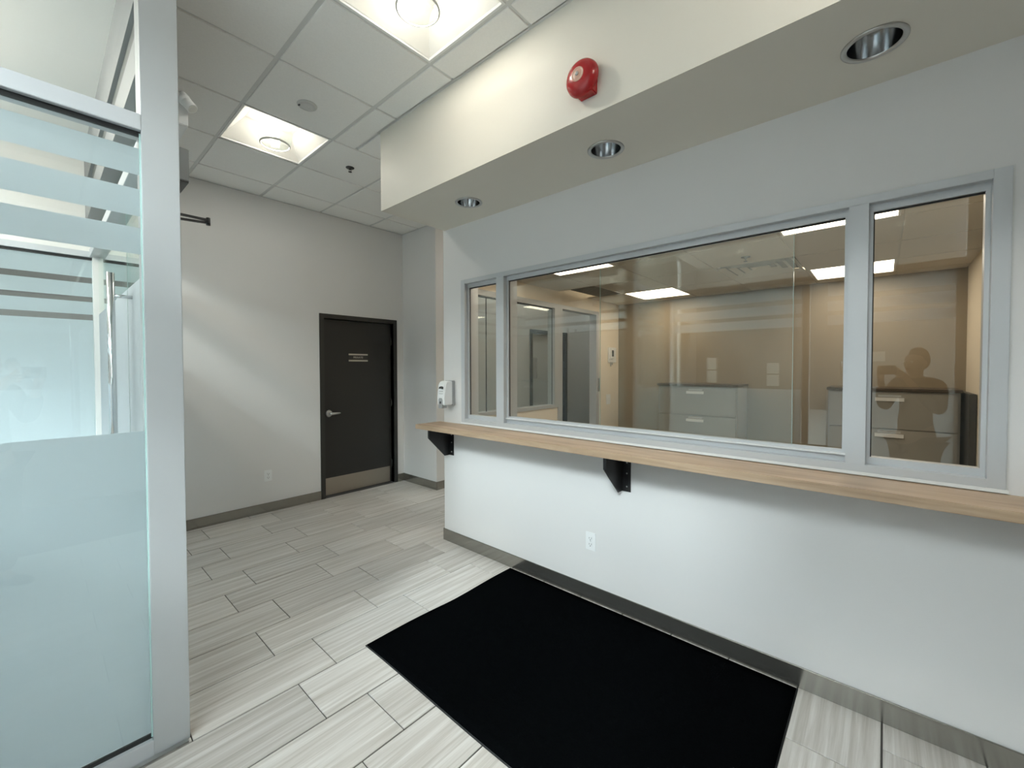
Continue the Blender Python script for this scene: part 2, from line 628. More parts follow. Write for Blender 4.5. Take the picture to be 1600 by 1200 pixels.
for j in range(len(ys) - 1):
    for i in range(len(xs) - 1):
        ci, cj = i - 3, j - 8
        if (ci, cj) in LIGHTS:
            continue
        cx, cy = (xs[i] + xs[i + 1]) / 2, (ys[j] + ys[j + 1]) / 2
        if cx < 0.25 and cy > 2.1:
            continue                        # vestibule has its own smooth ceiling
        for (a0, a1, b0, b1) in clip_cell(xs[i], xs[i + 1], ys[j], ys[j + 1]):
            if b0 < 2.84 and a0 > 1.70:
                continue
            key = (round(a1 - a0, 3), round(b1 - b0, 3))
            if key not in tc:
                hx, hy = key[0] / 2 - 0.0135, key[1] / 2 - 0.0095
                m2 = MB().box(-hx, hx, -hy, hy, 0, 0.014, bev=0.002)
                me = bpy.data.meshes.new('ceiling_tile')
                bmesh.ops.recalc_face_normals(m2.bm, faces=m2.bm.faces)
                m2.bm.to_mesh(me)
                me.materials.append(M['tile_c'])
                tc[key] = me
            o = bpy.data.objects.new('ceiling_tile', tc[key])
            C.objects.link(o)
            o.parent = ce
            o.location = Vector(((a0 + a1) / 2, (b0 + b1) / 2, CH - 0.006)) - ce.location
# tees, one object each
for i, x in enumerate(xs):
    if x < XW or x > 3.2:
        continue
    y1 = D
    y0 = YS if x < 1.735 else 2.85
    if x < 0.3:
        y1 = YP
    bx(x - 0.014, x + 0.014, y0, y1, CH + 0.001, CH + 0.005).build('main_tee', M['tee'], ce)
for j, y in enumerate(ys):
    if y < YS or y > D:
        continue
    xa = XW if y < 2.1 else 0.33
    xb = 1.735 if y < 2.85 else (XJ if y > YC else 8)
    bx(xa, xb, y - 0.012, y + 0.012, CH + 0.003, CH + 0.007).build('cross_tee', M['tee'], ce)
# perimeter wall angle
mbw = MB()
mbw.box(0.33, XJ, D - 0.022, D, CH - 0.006, CH + 0.004)
mbw.box(1.713, 1.735, YS, 2.872, CH - 0.006, CH + 0.004)
mbw.box(1.735, W, 2.85, 2.872, CH - 0.006, CH + 0.004)
mbw.box(XJ - 0.022, XJ, YC, D - 0.022, CH - 0.006, CH + 0.004)
mbw.build('wall_angle', M['tee'], ce)

# ------------------------------------------------------------------ lobby ceiling lights
def troffer(loc):
    t = thing('ceiling_light', loc, 'x', 'light')
    X, Y, Z = loc
    h = GS / 2 - 0.006
    m1 = MB()
    for a in ((-h, h, -h, -h + 0.014), (-h, h, h - 0.014, h), (-h, -h + 0.014, -h + 0.014, h - 0.014), (h - 0.014, h, -h + 0.014, h - 0.014)):
        m1.box(X + a[0], X + a[1], Y + a[2], Y + a[3], Z - 0.004, Z + 0.012)
    m1.build('frame', M['white'], t)
    # housing: open box
    m2 = MB()
    k = h - 0.014
    m2.box(X - k - 0.01, X + k + 0.01, Y - k - 0.01, Y + k + 0.01, Z + 0.135, Z + 0.145)
    m2.box(X - k - 0.01, X - k, Y - k, Y + k, Z + 0.012, Z + 0.135)
    m2.box(X + k, X + k + 0.01, Y - k, Y + k, Z + 0.012, Z + 0.135)
    m2.box(X - k - 0.01, X + k + 0.01, Y - k - 0.01, Y - k, Z + 0.012, Z + 0.135)
    m2.box(X - k - 0.01, X + k + 0.01, Y + k, Y + k + 0.01, Z + 0.012, Z + 0.135)
    m2.build('housing', M['reflector'], t)
    # two curved reflector wings, arching from the middle down to the left and right sides
    for sgn in (-1, 1):
        m3 = MB()
        prev = None
        for q in range(13):
            a = q / 12
            yy = Y + sgn * (0.10 + (k - 0.102) * a)
            zz = Z + 0.125 - 0.118 * (1 - math.cos(a * PI / 2))
            cur = [m3.bm.verts.new((X - k + 0.002, yy, zz)), m3.bm.verts.new((X + k - 0.002, yy, zz))]
            if prev:
                m3.bm.faces.new((prev[0], prev[1], cur[1], cur[0])).smooth = True
            prev = cur
        m3.build('reflector', M['reflector'], t)
    # sloping end panels
    for sgn in (-1, 1):
        m4 = MB()
        m4.prism([(X + sgn * k, Y - k + 0.004, Z + 0.012), (X + sgn * k, Y + k - 0.004, Z + 0.012), (X + sgn * (k - 0.11), Y + k - 0.1, Z + 0.13), (X + sgn * (k - 0.11), Y - k + 0.1, Z + 0.13)], (-sgn, 0, 0.5), 0.002)
        m4.build('end_reflector', M['reflector'], t)
    # clear glass bowl and bulb
    m5 = MB()
    m5.lathe([(0.118, 0.10), (0.116, 0.03), (0.112, -0.02), (0.100, -0.050), (0.075, -0.062), (0.0, -0.066)], (X, Y, Z), seg=40)
    bw = m5.build('bowl', M['glass'], t)
    MB().lathe([(0.103, -0.046), (0.105, -0.052), (0.098, -0.058), (0.095, -0.052), (0.103, -0.046)], (X, Y, Z), seg=40).build('rim', M['lens'], bw)
    bd = MB()
    for q in range(3):
        a = 2 * PI * q / 3 + 0.5
        bd.tube((X + 0.03 * math.cos(a), Y + 0.03 * math.sin(a), Z + 0.115), (X + 0.03 * math.cos(a), Y + 0.03 * math.sin(a), Z + 0.03), 0.011, 12)
        bd.sphere((X + 0.03 * math.cos(a), Y + 0.03 * math.sin(a), Z + 0.03), 0.011, seg=12)
    bd.build('bulb', M['bulb'], t)
    l = bpy.data.lights.new('lamp_glow', 'POINT')
    l.energy = BULB
    l.color = (1.0, 0.93, 0.82)
    l.shadow_soft_size = 0.05
    lo = bpy.data.objects.new('lamp_glow', l)
    C.objects.link(lo)
    lo.parent = t
    lo.location = (0, 0, 0.045)
    l = bpy.data.lights.new('lamp_disk', 'AREA')
    l.shape = 'DISK'
    l.size = 0.13
    l.energy = DISK
    l.color = (1.0, 0.94, 0.84)
    lo = bpy.data.objects.new('lamp_disk', l)
    C.objects.link(lo)
    lo.parent = t
    lo.location = (0, 0, 0.012)
    return t


def cell_c(ci, cj):
    return (GX0 + GS * (ci + 0.5), GY0 + GS * (cj + 0.5), CH)


t0 = troffer(cell_c(0, 2))
tag(t0, 'square recessed ceiling light with glass bowl, nearer the charcoal door', 'light', 'recessed lobby ceiling lights')
copy_tree(t0, cell_c(0, -1), 'square recessed ceiling light cut by the top edge of the photo', 'recessed lobby ceiling lights')
copy_tree(t0, cell_c(0, -4), 'square recessed ceiling light behind the viewer', 'recessed lobby ceiling lights')

# ------------------------------------------------------------------ downlights in the bulkhead
dn = thing('downlight', (DL[0][0], DL[0][1], 2.68), 'x', 'light')
X, Y, Z = DL[0][0], DL[0][1], 2.68
MB().lathe([(0.078, 0.0), (0.097, 0.0), (0.097, -0.004), (0.092, -0.006), (0.080, -0.005), (0.078, 0.0)], (X, Y, Z), seg=48).build('trim_ring', M['satin'], dn)
MB().lathe([(0.079, -0.003), (0.077, 0.03), (0.070, 0.08), (0.058, 0.125)], (X, Y, Z), seg=48).build('reflector', M['chrome'], dn)
MB().lathe([(0.0, 0.128), (0.059, 0.128), (0.059, 0.122)], (X, Y, Z), seg=32).build('socket_plate', M['plast_b'], dn)
bl = MB()
bl.lathe([(0.0, 0.085), (0.012, 0.087), (0.022, 0.094), (0.024, 0.104), (0.018, 0.127)], (X, Y, Z), seg=24).build('bulb', M['lens'], dn)
tag(dn, 'small round chrome downlight farthest along the bulkhead, nearest the dispenser end', 'light', 'downlights in the bulkhead')
copy_tree(dn, (DL[1][0], DL[1][1], 2.68), 'round chrome downlight in the middle of the bulkhead, below the red bell', 'downlights in the bulkhead')
copy_tree(dn, (DL[2][0], DL[2][1], 2.68), 'largest round chrome downlight at the upper right corner', 'downlights in the bulkhead')
for q in (3, 4):
    copy_tree(dn, (DL[q][0], DL[q][1], 2.68), ['round chrome downlight just beyond the right edge', 'round chrome downlight next to the lobby end wall'][q - 3], 'downlights in the bulkhead')

# ------------------------------------------------------------------ baseboards (brushed metal)
BH, BT = 0.10, 0.009


def base(name, x0, x1, y0, y1, label):
    o = bx(x0, x1, y0, y1, 0.0, BH, bev=0.0015).build(name, M['base'])
    return st(o, label, 'baseboard')


base('baseboard_right', W - BT, W, YS, WE + BT, 'shiny brushed baseboard under the reception counter beside the black mat')
base('baseboard_right_end', W, WB, WE, WE + BT, 'short baseboard round the end of the reception wall')
base('baseboard_back', 0.50, 2.127, D - BT, D, 'brushed baseboard left of the charcoal door')
base('baseboard_back_corner', 3.136, XJ, D - BT, D, 'short baseboard between the charcoal door and the corner')
base('baseboard_jog', XJ - BT, XJ, YC - BT, D - BT, 'brushed baseboard right of the charcoal door')
base('baseboard_corridor', XJ, 5.05, YC - BT, YC, 'dark baseboard turning into the corridor')

# ------------------------------------------------------------------ door 1: charcoal door
d1 = thing('door_1', (2.63, D, 0), 'charcoal grey steel door with lever handle and kick plate', 'door', kind='structure')
fr = MB()
dep0, dep1 = D - 0.012, D + 0.13
for (a, b) in ((2.127, 2.177), (3.086, 3.136)):
    fr.box(a, b, dep0, dep1, 0, 2.127, bev=0.002)
fr.box(2.177, 3.086, dep0, dep1, 2.077, 2.127, bev=0.002)
fr.build('frame', M['dframe'], d1)
stp = MB()
stp.box(2.177, 2.193, D + 0.105, D + 0.13, 0, 2.077)
stp.box(3.070, 3.086, D + 0.105, D + 0.13, 0, 2.077)
stp.box(2.193, 3.070, D + 0.105, D + 0.13, 2.061, 2.077)
stp.build('door_stop', M['dframe'], d1)
LF = D + 0.055
leaf = bx(2.180, 3.083, LF, LF + 0.045, 0.008, 2.074, bev=0.002).build('leaf', M['door'], d1)
bx(2.205, 3.058, LF - 0.0015, LF, 0.014, 0.215, bev=0.0005).build('kick_plate', M['kick'], leaf)
# lever handle
HX, HZ = 2.252, 0.972
hd = MB()
hd.lathe([(0.0, -0.014), (0.028, -0.014), (0.038, -0.010), (0.042, 0.0)], (HX, LF, HZ), axis='y', seg=32)
hd.build('rose', M['satin'], leaf)
lv = MB()
lv.tube((HX, LF - 0.012, HZ), (HX, LF - 0.058, HZ), 0.011)
pts = [(0.0, 0.014), (0.03, 0.015), (0.08, 0.0125), (0.115, 0.010), (0.128, 0.004)]
pv = None
for px_, hh in pts:
    cur = [lv.bm.verts.new((HX - 0.008 + px_, LF - 0.058 + 0.012 * (px_ / 0.128) + dy, HZ + dz)) for dy, dz in ((-0.007, -hh), (0.006, -hh), (0.006, hh), (-0.007, hh))]
    if pv:
        for q in range(4):
            lv.bm.faces.new((pv[q], pv[(q + 1) % 4], cur[(q + 1) % 4], cur[q])).smooth = True
    else:
        lv.bm.faces.new(cur)
    pv = cur
lv.bm.faces.new(pv[::-1])
lv.build('lever', M['satin'], leaf)
MB().lathe([(0.0, -0.004), (0.008, -0.004), (0.009, 0.0)], (HX, LF - 0.014, HZ - 0.0), axis='y', seg=20).build('keyhole', M['plast_b'], leaf)
for z in (0.25, 1.05, 1.85):
    MB().tube((3.087, LF - 0.006, z - 0.05), (3.087, LF - 0.006, z + 0.05), 0.008).build('hinge', M['dframe'], d1)

sg = thing('door_sign', (2.625, LF, 1.63), 'small black sign with two silver bars on the charcoal door', 'sign')
SX0, SX1, SZ0, SZ1 = 2.502, 2.748, 1.585, 1.678
bx(SX0, SX1, LF - 0.004, LF, SZ0, SZ1).build('plate', M['plast_b'], sg)
bx(SX0 - 0.002, SX1 + 0.002, LF - 0.009, LF - 0.0035, SZ1 - 0.018, SZ1, bev=0.001).build('bar', M['satin'], sg)
bx(SX0 - 0.002, SX1 + 0.002, LF - 0.009, LF - 0.0035, SZ0, SZ0 + 0.018, bev=0.001).build('bar', M['satin'], sg)
tm = text_mesh('PRIVATE', 0.034)
tm.materials.append(M['satin'])
to = bpy.data.objects.new('lettering', tm)
C.objects.link(to)
to.parent = sg
to.rotation_euler = (PI / 2, 0, 0)
to.location = (0, -0.0045, 0.002)

# ------------------------------------------------------------------ door 2: corridor door
d2 = thing('door_2', (5.55, YC, 0), 'closed pale door with dark frame in the corridor beyond the office', 'door', kind='structure')
fr = MB()
fr.box(5.05, 5.11, YC - 0.015, YC + 0.12, 0, 2.10)
fr.box(5.99, 6.06, YC - 0.015, YC + 0.12, 0, 2.10)
fr.box(5.11, 5.99, YC - 0.015, YC + 0.12, 2.045, 2.10)
fr.build('frame', M['dframe'], d2)
l2 = bx(5.112, 5.80, YC + 0.06, YC + 0.10, 0.01, 2.043).build('leaf', M['oldgrey'], d2)
bx(5.80, 5.988, YC + 0.07, YC + 0.11, 0.01, 2.043).build('dark_gap_strip', M['dark'], d2)  # near-black strip standing in for the dark gap beside the leaf
bx(5.112, 5.20, YC - 0.02, YC + 0.058, 1.33, 1.66, bev=0.004).build('lock_box', M['plast_g'], l2)
MB().tube((5.225, YC + 0.0, 1.34), (5.225, YC + 0.0, 1.65), 0.009).build('pull_bar', M['plast_g'], l2)

# ------------------------------------------------------------------ window 1: reception window
w1 = thing('window_1', (W, 1.15, 1.05), 'long grey aluminium reception window with fixed and sliding panes', 'window', kind='structure')
FO = W - 0.008      # face of the frame, slightly proud
fb = WB + 0.008
ZB, ZT = 1.050, 2.2255
YL, YR = 2.637, -0.337


def frame_piece(y0, y1, z0, z1, name='frame_bar', m=None, xa=None, xb=None):
    return bx(FO if xa is None else xa, fb if xb is None else xb, y0, y1, z0, z1, bev=0.0015).build(name, m or M['alu'], w1)


frame_piece(YL - 0.045, YL, ZB, ZT)                 # left jamb
frame_piece(YR, YR + 0.048, ZB, ZT)                 # right jamb
frame_piece(YR + 0.048, YL - 0.045, ZT - 0.034, ZT)   # head
frame_piece(YR + 0.048, YL - 0.045, ZB, ZB + 0.033)   # sill member
frame_piece(2.155, 2.235, ZB + 0.033, ZT - 0.034, 'mullion')
frame_piece(0.058, 0.125, ZB + 0.033, ZT - 0.034, 'mullion')
# inner stops, recessed
s0, s1 = W + 0.028, W + 0.075
for (ya, yb) in ((2.235, YL - 0.045), (0.125, 2.155), (YR + 0.048, 0.058)):
    lo_, hi_ = ZB + 0.033, ZT - 0.034
    m_ = MB()
    m_.box(s0, s1, ya, yb, hi_ - 0.030, hi_)
    m_.box(s0, s1, ya, yb, lo_, lo_ + 0.030)
    m_.box(s0, s1, ya, ya + 0.014, lo_ + 0.030, hi_ - 0.030)
    m_.box(s0, s1, yb - 0.014, yb, lo_ + 0.030, hi_ - 0.030)
    m_.build('glazing_stop', M['alu'], w1)
    g_ = MB()
    g_.box(s0 + 0.012, s0 + 0.018, ya + 0.010, yb - 0.010, hi_ - 0.036, hi_ - 0.030)
    g_.box(s0 + 0.012, s0 + 0.018, yb - 0.018, yb - 0.014, lo_ + 0.03, hi_ - 0.036)
    g_.build('gasket', M['gasket'], w1)
# sliding track below the middle opening
bx(W + 0.012, W + 0.10, 0.125, 2.155, ZB + 0.063, ZB + 0.070).build('track', M['tracka'], w1)
bx(W + 0.03, W + 0.034, 0.125, 2.155, ZB + 0.070, ZB + 0.082).build('track_rib', M['alu'], w1)
bx(W + 0.060, W + 0.064, 0.125, 2.155, ZB + 0.070, ZB + 0.082).build('track_rib', M['alu'], w1)


def pane(y0, y1, z0, z1, x, name='glass_pane', m=None):
    o = bx(x, x + 0.006, y0, y1, z0, z1).build(name, m or M['glass_c'], w1)
    return o


pane(2.240, 2.588, ZB + 0.045, ZT - 0.05, W + 0.045)
pane(-0.285, 0.054, ZB + 0.045, ZT - 0.05, W + 0.045)
p1 = pane(0.33, 2.150, ZB + 0.068, ZT - 0.05, W + 0.040, 'sliding_pane')
p2 = pane(0.128, 1.38, ZB + 0.068, ZT - 0.05, W + 0.070, 'sliding_pane')
bx(W + 0.0395, W + 0.0465, 0.3285, 0.3300, ZB + 0.068, ZT - 0.05).build('pane_edge', M['glass_e'], p1)
bx(W + 0.0695, W + 0.0765, 1.380, 1.3815, ZB + 0.068, ZT - 0.05).build('pane_edge', M['glass_e'], p2)
# thin caulk line
ck = MB()
ck.box(W - 0.011, W, YR - 0.006, YL + 0.003, ZB - 0.012, ZB + 0.0005)
ck.build('caulk_line', M['plastic'], w1)
ck = MB()
ck.box(W - 0.003, W, YR - 0.006, YL + 0.003, ZT, ZT + 0.004)
ck.box(W - 0.003, W, YR - 0.005, YR, ZB, ZT)
ck.build('caulk_line', M['tee'], w1)

# ------------------------------------------------------------------ counter shelf and brackets
ct = bx(2.079, W - 0.0005, -2.0, 2.921, 0.997, 1.034, bev=0.0025).build('counter_shelf', M['wood'])
tag(ct, 'long narrow wooden counter shelf under the reception window', 'shelf')


def bracket(y, label):
    t = thing('shelf_bracket', (W, y, 0.75), label, 'bracket', 'black brackets under the counter')
    xf = 2.115
    th = 0.005
    MB().prism([(W, y, 0.997), (xf, y, 0.997), (xf, y, 0.925), (2.288, y, 0.755), (W, y, 0.755)], (0, -1, 0), th).build('gusset', M['black'], t)
    bx(W - 0.005, W, y - 0.058, y - th, 0.755, 0.997).build('wall_flange', M['black'], t)
    bx(xf, W - 0.005, y - 0.045, y - th, 0.992, 0.997).build('top_flange', M['black'], t)
    bx(xf, xf + 0.004, y - 0.02, y - th, 0.925, 0.992).build('front_lip', M['black'], t)
    for z in (0.785, 0.865, 0.93):
        MB().lathe([(0.0, -0.009), (0.004, -0.0085), (0.0055, -0.005)], (W, y - 0.034, z), axis='x', seg=14).build('screw', M['satin'], t)
    return t


b1 = bracket(2.80, 'black triangular steel bracket under the left end of the counter')
copy_tree(b1, (W, 1.187, 0.75), 'black triangular steel bracket under the middle of the counter')

# ------------------------------------------------------------------ floor mat
mt = thing('floor_mat', (1.74, 1.19, 0), 'large rectangular black entrance mat on the tiled floor', 'mat')
mx0, mx1, my0, my1 = 1.148, 2.322, 0.283, 2.085


def matmesh(x0, x1, y0, y1, z, zb):
    m_ = MB()
    nx, ny = 26, 40
    top = []
    for j in range(ny + 1):
        row = []
        for i in range(nx + 1):
            a, b = i / nx, j / ny
            x = x0 + (x1 - x0) * a
            y = y0 + (y1 - y0) * b
            if j == ny:
                y += 0.012 * math.sin(a * 7.0 + 0.6) * (1 - abs(2 * a - 1)) - 0.004
            if i == 0:
                x += 0.003 * math.sin(b * 9)
            row.append(m_.bm.verts.new((x, y, z + 0.0006 * math.sin(a * 9 + b * 13))))
        top.append(row)
    for j in range(ny):
        for i in range(nx):
            m_.bm.faces.new((top[j][i], top[j][i + 1], top[j + 1][i + 1], top[j + 1][i])).smooth = True
    rim = [top[0][i] for i in range(nx + 1)] + [top[j][nx] for j in range(1, ny + 1)] + [top[ny][i] for i in range(nx - 1, -1, -1)] + [top[j][0] for j in range(ny - 1, 0, -1)]
    lowr = [m_.bm.verts.new((v.co.x, v.co.y, zb)) for v in rim]
    for i in range(len(rim)):
        j = (i + 1) % len(rim)
        m_.bm.faces.new((rim[i], rim[j], lowr[j], lowr[i]))
    return m_


matmesh(mx0, mx1, my0, my1, 0.0035, 0.0).build('rubber_backing', M['matedge'], mt)
matmesh(mx0 + 0.006, mx1 - 0.006, my0 + 0.006, my1 - 0.008, 0.0085, 0.003).build('pile', M['mat'], mt)

# ------------------------------------------------------------------ fire bell
X, Y, Z = 1.735, 1.065, 2.838
fbell = thing('fire_bell', (X, Y, Z), 'round red fire alarm bell on the bulkhead face', 'alarm bell')
bk = MB()
R_ = 0.062
bk.prism([(X, Y + R_ * math.cos(a), Z + R_ * math.sin(a)) for a in [PI / 8 + q * PI / 4 for q in range(8)]], (-1, 0, 0), 0.035)
bk.box(X - 0.050, X, Y - 0.058, Y + 0.03, Z - 0.078, Z - 0.02, bev=0.004)
bk.build('back_box', M['red'], fbell)
gg = MB()
gg.lathe([(0.072, -0.034), (0.083, -0.034), (0.083, -0.040), (0.078, -0.056), (0.066, -0.069), (0.048, -0.078), (0.031, -0.081)], (X, Y, Z), axis='x', seg=48)
gong = gg.build('gong', M['red'], fbell)
MB().lathe([(0.032, -0.0808), (0.031, -0.0822), (0.026, -0.0822), (0.025, -0.0812), (0.020, -0.0832), (0.012, -0.084), (0.0, -0.084)], (X, Y, Z), axis='x', seg=40).build('centre_disc', M['bellc'], gong)
MB().lathe([(0.0085, -0.082), (0.0085, -0.088), (0.006, -0.091), (0.0, -0.0915)], (X, Y, Z), axis='x', seg=12).build('bolt', M['satin'], gong)

# ------------------------------------------------------------------ soap dispenser
sd = thing('soap_dispenser', (W, 2.73, 1.17), 'white wall-mounted hand sanitizer dispenser above the end of the counter', 'dispenser')
yc = 2.775
bx(W - 0.028, W, yc - 0.055, yc + 0.055, 1.185, 1.395, bev=0.006).build('back_plate', M['plast_g'], sd)
cv = MB()
prof = [(0.0, 1.392), (0.055, 1.392), (0.085, 1.375), (0.098, 1.33), (0.104, 1.25), (0.104, 1.19), (0.0, 1.19)]
for (ya, yb, sc_) in ((yc - 0.048, yc + 0.048, 1.0),):
    cv.prism([(W - 0.022 - p * 0.88, ya, z) for p, z in prof], (0, 1, 0), yb - ya)
bmesh.ops.bevel(cv.bm, geom=cv.bm.edges[:], offset=0.007, segments=3, affect='EDGES', clamp_overlap=True)
cover = cv.build('cover', M['plastic'], sd)
XF = W - 0.022 - 0.104 * 0.88
pb = MB()
pb.prism([(XF - 0.004, yc - 0.024, 1.165), (XF - 0.004, yc + 0.024, 1.165), (XF - 0.004, yc + 0.024, 1.235), (XF - 0.004, yc + 0.014, 1.25), (XF - 0.004, yc - 0.014, 1.25), (XF - 0.004, yc - 0.024, 1.235)], (1, 0, 0), 0.05)
push = pb.build('push_bar', M['plast_g'], sd)
MB().lathe([(0.0, -0.0015), (0.011, -0.0015), (0.011, 0.0)], (XF - 0.004, yc, 1.213), axis='x', seg=16).build('push_mark', M['plast_b'], push)
lg = MB()
lg.prism([(XF - 0.0012, yc - 0.026, 1.325), (XF - 0.0012, yc - 0.026, 1.343), (XF - 0.0012, yc - 0.008, 1.349), (XF - 0.0012, yc + 0.018, 1.343), (XF - 0.0012, yc + 0.026, 1.327), (XF - 0.0012, yc, 1.329)], (1, 0, 0), 0.009)
lg.build('dark_emblem', M['plast_b'], cover)
MB().box(XF - 0.0012, XF + 0.004, yc - 0.024, yc + 0.022, 1.305, 1.309).box(XF - 0.0012, XF + 0.004, yc - 0.024, yc + 0.022, 1.285, 1.288).build('printed_line', M['plast_g'], cover)
MB().tube((XF + 0.035, yc, 1.19), (XF + 0.035, yc, 1.172), 0.01).build('nozzle', M['plast_g'], sd)


# ------------------------------------------------------------------ outlets
def outlet(name, cx, cy, cz, face, label, cat='outlet'):
    """face 'x': on a wall facing -x; 'y': on a wall facing -y; 'gfci' style centre block"""
    t = thing(name, (cx, cy, cz - 0.058), label, cat, 'wall outlets' if cat == 'outlet' else None)

    def b(u0, u1, d0, d1, z0, z1, bev=0.0):
        if face == 'x':
            return bx(cx - d1, cx - d0, cy + u0, cy + u1, cz + z0, cz + z1, bev=bev)
        return bx(cx + u0, cx + u1, cy - d1, cy - d0, cz + z0, cz + z1, bev=bev)
    b(-0.036, 0.036, 0, 0.006, -0.058, 0.058, 0.0025).build('cover_plate', M['plastic'], t)
    for s_ in (-1, 1):
        zc = s_ * 0.0195
        so = b(-0.017, 0.017, 0.005, 0.0085, zc - 0.0165, zc + 0.0165, 0.0015).build('socket', M['plastic'], t)
        q = b(-0.009, -0.0065, 0.0083, 0.009, zc - 0.003, zc + 0.008)
        q.build('slot', M['plast_b'], so)
        b(0.0065, 0.009, 0.0083, 0.009, zc - 0.003, zc + 0.007).build('slot', M['plast_b'], so)
        b(-0.003, 0.003, 0.0083, 0.009, zc - 0.012, zc - 0.007).build('ground_hole', M['plast_b'], so)
    b(-0.003, 0.003, 0.006, 0.007, -0.003, 0.003).build('screw', M['satin'], t)
    return t


outlet('wall_outlet', W, 1.402, 0.385, 'x', 'white duplex outlet on the reception wall above the black mat')
outlet('wall_outlet', 1.578, D, 0.383, 'y', 'white duplex outlet on the far wall left of the charcoal door')

# ------------------------------------------------------------------ ceiling disc and sprinkler
sdisc = thing('ceiling_detector', (1.229, 2.917, CH - 0.006), 'flat white round detector on a ceiling tile in front of the light', 'detector')
MB().lathe([(0.062, 0.0), (0.060, -0.006), (0.054, -0.010), (0.050, -0.0105)], (1.229, 2.917, CH - 0.006), seg=40).build('rim', M['det'], sdisc)
MB().lathe([(0.050, -0.0105), (0.048, -0.008), (0.030, -0.012), (0.0, -0.013)], (1.229, 2.917, CH - 0.006), seg=40).build('face', M['det'], sdisc)
bx(1.179, 1.189, 2.928, 2.944, CH - 0.019, CH - 0.012).build('sensor', M['plast_b'], sdisc)


def sprinkler(x, y, z, label):
    t = thing('sprinkler', (x, y, z), label, 'sprinkler', 'ceiling sprinklers')
    MB().lathe([(0.036, 0.0), (0.034, -0.004), (0.016, -0.008), (0.0, -0.008)], (x, y, z), seg=28).build('cover_ring', M['plast_b'], t)
    m_ = MB()
    m_.lathe([(0.008, -0.007), (0.008, -0.018), (0.0, -0.018)], (x, y, z), seg=12)
    m_.tube((x - 0.010, y, z - 0.012), (x - 0.006, y, z - 0.036), 0.0018, 8)
    m_.tube((x + 0.010, y, z - 0.012), (x + 0.006, y, z - 0.036), 0.0018, 8)
    m_.lathe([(0.0, -0.036), (0.015, -0.036), (0.015, -0.038), (0.0, -0.038)], (x, y, z), seg=16)
    m_.build('head', M['plast_b'], t)
    return t


sprinkler(1.853, 3.539, CH - 0.006, 'small black sprinkler on the lobby ceiling beyond the bulkhead')

# ------------------------------------------------------------------ glass partition (near), window_2
w2 = thing('window_2', (-0.4, YP, 0), 'frosted glass partition with tall grey post at the left edge', 'window', kind='structure')
PX0, PX1, PD = 0.273, 0.3865, 0.11
bx(PX0, PX1, YP, YP + PD, 0, CH + 0.02, bev=0.002).build('post', M['postm'], w2)
bx(XW, PX0, YP, YP + PD, 0.0, 0.065, bev=0.002).build('bottom_rail', M['alu'], w2)
bx(XW, PX0, YP, YP + PD, 2.392, 2.452, bev=0.002).build('top_rail', M['alu'], w2)
bx(XW, PX0, YP, YP + PD, CH - 0.05, CH + 0.02).build('head_rail', M['alu'], w2)
bx(XW, PX0, YP + 0.02, YP + 0.03, 0.065, 0.080).build('gasket', M['gasket'], w2)
bx(XW, PX0, YP + 0.02, YP + 0.03, 2.374, 2.392).build('gasket', M['gasket'], w2)
bx(XW, PX0 + 0.105, YP - 0.022, YP, 0.0, 0.006, bev=0.001).build('threshold_strip', M['satin'], w2)
bx(XW, PX0 - 0.001, YP + 0.022, YP + 0.030, 0.070, 2.385).build('glass_pane', M['glass'], w2)
bx(XW, PX0 - 0.001, YP + 0.022, YP + 0.030, 2.445, CH - 0.04).build('glass_pane', M['glass'], w2)
bx(PX0 - 0.0045, PX0, YP + 0.018, YP + 0.022, 0.070, 2.385).build('glass_bead', M['glass_e'], w2)
BANDS = [(0.082, 1.261), (1.934, 2.034), (2.0776, 2.180), (2.2325, 2.333)]
for (a, b) in BANDS:
    bx(XW, PX0 - 0.004, YP + 0.031, YP + 0.0314, a, b).build('frosted_band', M['frost'], w2)

# ------------------------------------------------------------------ vestibule door wall running away from the post, window_3
VX = 0.335
w3 = thing('window_3', (VX, 3.4, 0), 'vestibule glass door wall behind the grey post', 'window', kind='structure')
h3 = MB()
h3.box(0.273, 0.386, YP + PD, 4.75, 2.93, CH + 0.02)
h3.box(0.273, 0.386, YP + PD, 4.75, 2.65, 2.79)
h3.build('header_beam', M['alu_d'], w3)
bx(0.290, 0.370, YP + PD, 4.75, 2.79, 2.93).build('header_groove', M['groove'], w3)
bx(0.29, 0.37, YP + PD, 4.75, 2.385, 2.45, bev=0.002).build('transom_rail', M['alu'], w3)
bx(VX, VX + 0.008, YP + PD, 4.75, 2.45, 2.65).build('transom_glass', M['glass'], w3)
bx(VX, VX + 0.008, 3.12, 4.74, 0.05, 2.385).build('glass_pane', M['glass'], w3)
bx(VX - 0.001, VX - 0.0004, 3.12, 4.74, 0.082, 1.934).build('frosted_band', M['frost'], w3)  # film added on this pane to hold back vestibule daylight
bx(0.30, 0.37, 3.12, 4.74, 0.0, 0.05).build('bottom_rail', M['alu'], w3)
dl = bx(VX, VX + 0.012, 2.215, 3.10, 0.02, 2.37).build('door_leaf', M['glass'], w3)
bx(VX - 0.0012, VX - 0.0004, 2.22, 3.095, 0.10, 1.934).build('frosted_band', M['frost'], dl)
bx(VX - 0.001, VX + 0.013, 3.10, 3.102, 0.02, 2.37).build('leaf_edge', M['glass_e'], dl)
ph = MB()
for sx in (-1, 1):
    hx_ = VX + (-0.083 if sx < 0 else 0.095)
    ph.tube((hx_, 2.93, 0.95), (hx_, 2.93, 1.985), 0.016, 20)
    for z in (1.055, 1.87):
        ph.tube((hx_, 2.93, z), (VX + (0 if sx < 0 else 0.012), 2.93, z), 0.009, 14)
